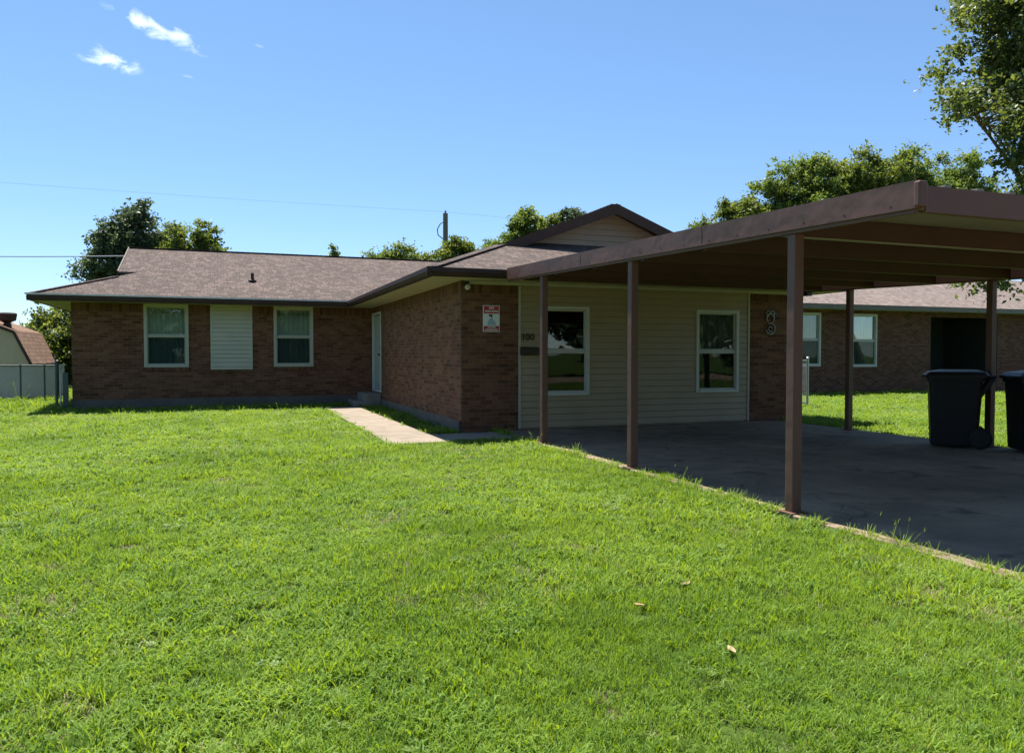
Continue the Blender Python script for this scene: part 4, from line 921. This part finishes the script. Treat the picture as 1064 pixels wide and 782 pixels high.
def vnoise(x, y, s, seed):    # smooth value noise
    r2 = np.random.default_rng(seed); g_ = r2.random((64, 64)); X = x*s; Y = y*s
    xi = np.floor(X).astype(int); yi = np.floor(Y).astype(int); fx = X-xi; fy = Y-yi; fx = fx*fx*(3-2*fx); fy = fy*fy*(3-2*fy)
    a = g_[xi % 64, yi % 64]; b_ = g_[(xi+1) % 64, yi % 64]; c = g_[xi % 64, (yi+1) % 64]; d = g_[(xi+1) % 64, (yi+1) % 64]
    return (a*(1-fx)+b_*fx)*(1-fy) + (c*(1-fx)+d*fx)*fy
def lawn_points():
    P = []; S = []; K = []
    bands = [(1.2, 3.6, 640, .92), (3.6, 6.0, 480, 1.0), (6.0, 9.0, 260, 1.25), (9.0, 13.0, 130, 1.6), (13.0, 18.5, 70, 2.0), (18.5, 30.0, 34, 2.6)]
    for (r0, r1, dens, sca) in bands:
        a0, a1 = -.86, 1.30      # angle right of +Y, wider than the view
        if r0 < 6: a0, a1 = -.75, 1.30
        area = (a1-a0)*(r1*r1-r0*r0)/2; n = int(area*dens)
        r = np.sqrt(rng.uniform(r0*r0, r1*r1, n)); a = rng.uniform(a0, a1, n); x = r*np.sin(a); y = r*np.cos(a)
        sc_ = sca*(.75+.5*rng.random(n))
        ok = np.ones(n, bool)
        wob = .05*(vnoise(x, y, 2.3, 3)-.5)*2
        ok &= ~((x > np.where(y < 7.2, 4.29, 4.25)+wob*1.6) & (x < 9.97) & (y < 12.1))
        ok &= ~((x > 2.22) & (x < 3.06) & (y > 11.8) & (y < 18.9)); ok &= ~((x > 2.2) & (x < 4.15) & (y > 10.78) & (y < 11.84))
        ok &= ~((x > -3.33) & (x < 10.5) & (y > 20.05)); ok &= ~((x > 3.58) & (x < 10.5) & (y > 11.98)); ok &= ~((x > 14.5) & (y > 19.95))
        ok &= ~((x > 2.95) & (x < 3.65) & (y > 18.8)); ok &= ~((x > 3.15) & (x < 4.1) & (y > 11.82) & (y < 12.1))
        for yp in (4.92, 7.50, 10.03): ok &= ~((np.abs(x-4.2) < .17) & (y > yp-.26) & (y < yp+.12))
        # thin worn spots
        thin = vnoise(x, y, 1.1, 5)*.6+vnoise(x, y, 3.1, 6)*.4
        ok &= ~((thin < .18) & (rng.random(n) < .4))
        for (bx, by, br) in BARE: ok &= ~(((x-bx)**2+(y-by)**2 < br*br) & (rng.random(n) < .8))
        x, y, sc_ = x[ok], y[ok], sc_[ok]; n = len(x)
        wd = vnoise(x, y, .8, 8)*.6+vnoise(x, y, 2.4, 9)*.4; u = rng.random(n)
        k = rng.integers(0, 3, n); k = np.where(u < np.clip((wd-.28)*2.4, .15, .85), rng.integers(3, 5, n), k)
        k = np.where(rng.random(n) < .035, 5, k); k = np.where(rng.random(n) < .0015, 6, k)
        k = np.where(rng.random(n) < .004, 7, k)
        th = vnoise(x, y, 1.0, 31)*.5+vnoise(x, y, 5.0, 32)*.5; k = np.where((rng.random(n) < np.clip((th-.58)*2.4, .015, .4)), 8, k)
        br = ((x-2.1)**2+(y-2.35)**2 < 1.15**2*(.7+.6*vnoise(x, y, 2.0, 41))) & (rng.random(n) < .85); k = np.where(br, rng.integers(0, 3, n), k)
        edge = (np.abs(x-4.28) < .12) & (y < 12); k = np.where(edge & (rng.random(n) < .16), 5, k); k = np.where(edge & (rng.random(n) < .02), 6, k)
        hgt = sc_.copy()/sca**.62
        hgt *= .75+.5*vnoise(x, y, .9, 12)
        behind = (x < -3.4) & (y > 19.5); hgt = np.where(behind, hgt*1.7, hgt)
        P.append(np.stack([x, y, np.full(n, GZ)], 1)); S.append(np.stack([sc_, sc_, hgt], 1)); K.append(k)
    return np.concatenate(P), np.concatenate(S), np.concatenate(K)
P, S, K = lawn_points(); n = len(P); print('tufts', n)
me = bpy.data.meshes.new('lawn_grass'); me.vertices.add(n); me.vertices.foreach_set('co', P.ravel().astype(np.float32))
at = me.attributes.new('tuft_scale', 'FLOAT_VECTOR', 'POINT'); at.data.foreach_set('vector', S.ravel().astype(np.float32))
at = me.attributes.new('tuft_rot', 'FLOAT_VECTOR', 'POINT'); rot = np.zeros((n, 3), np.float32); rot[:, 2] = rng.uniform(0, 6.283, n); rot[:, :2] = rng.normal(0, .08, (n, 2)); at.data.foreach_set('vector', rot.ravel())
at = me.attributes.new('tuft_kind', 'INT', 'POINT'); at.data.foreach_set('value', K.astype(np.int32))
lawn = bpy.data.objects.new('lawn_grass', me); col.objects.link(lawn); me.materials.append(M['grass'])
lawn['kind'] = 'stuff'; tag(lawn, 'bright green mown lawn of mixed grass and weeds in front of the house', 'grass')
ng = bpy.data.node_groups.new('tufts', 'GeometryNodeTree')
ng.interface.new_socket('Geometry', in_out='INPUT', socket_type='NodeSocketGeometry'); ng.interface.new_socket('Geometry', in_out='OUTPUT', socket_type='NodeSocketGeometry')
gi = ng.nodes.new('NodeGroupInput'); go = ng.nodes.new('NodeGroupOutput'); iop = ng.nodes.new('GeometryNodeInstanceOnPoints'); ci = ng.nodes.new('GeometryNodeCollectionInfo')
ci.inputs['Collection'].default_value = tcol; ci.inputs['Separate Children'].default_value = True; ci.inputs['Reset Children'].default_value = True
def named(nm, dt):
    x = ng.nodes.new('GeometryNodeInputNamedAttribute'); x.data_type = dt; x.inputs['Name'].default_value = nm; return x.outputs['Attribute']
ng.links.new(gi.outputs[0], iop.inputs['Points']); ng.links.new(ci.outputs[0], iop.inputs['Instance']); iop.inputs['Pick Instance'].default_value = True
ng.links.new(named('tuft_kind', 'INT'), iop.inputs['Instance Index']); ng.links.new(named('tuft_rot', 'FLOAT_VECTOR'), iop.inputs['Rotation']); ng.links.new(named('tuft_scale', 'FLOAT_VECTOR'), iop.inputs['Scale'])
ng.links.new(iop.outputs[0], go.inputs[0])
md = lawn.modifiers.new('tufts', 'NODES'); md.node_group = ng

# small dry leaves lying in the lawn
for i, (x, y, s, a, lb) in enumerate(((2.35, 3.55, .035, 20, 'dry leaf on the lawn below the nearest carport post'), (2.00, 2.68, .035, 80, 'tan dry leaf lying nearest the bottom of the lawn'), (1.93, 3.33, .03, 140, 'small dry leaf in the lawn, middle one of the three'))):
    b = MB(); V_ = [(-1, 0, 0), (-.4, .42, .12), (.4, .36, .05), (1, 0, .18), (.4, -.38, .1), (-.4, -.4, .02)]
    q = [(x+s*(p[0]*math.cos(R(a))-p[1]*math.sin(R(a))), y+s*(p[0]*math.sin(R(a))+p[1]*math.cos(R(a))), GZ+.045+s*p[2]) for p in V_]
    c = (x, y, GZ+.04)
    for k in range(6): b.poly([c, q[k], q[(k+1) % 6]])
    o = b.build('dry_leaf', M['dryleaf']); tag(o, lb, 'leaf', 'dry leaves on the lawn'); rebase(o, c)

sc.render.engine = 'CYCLES'
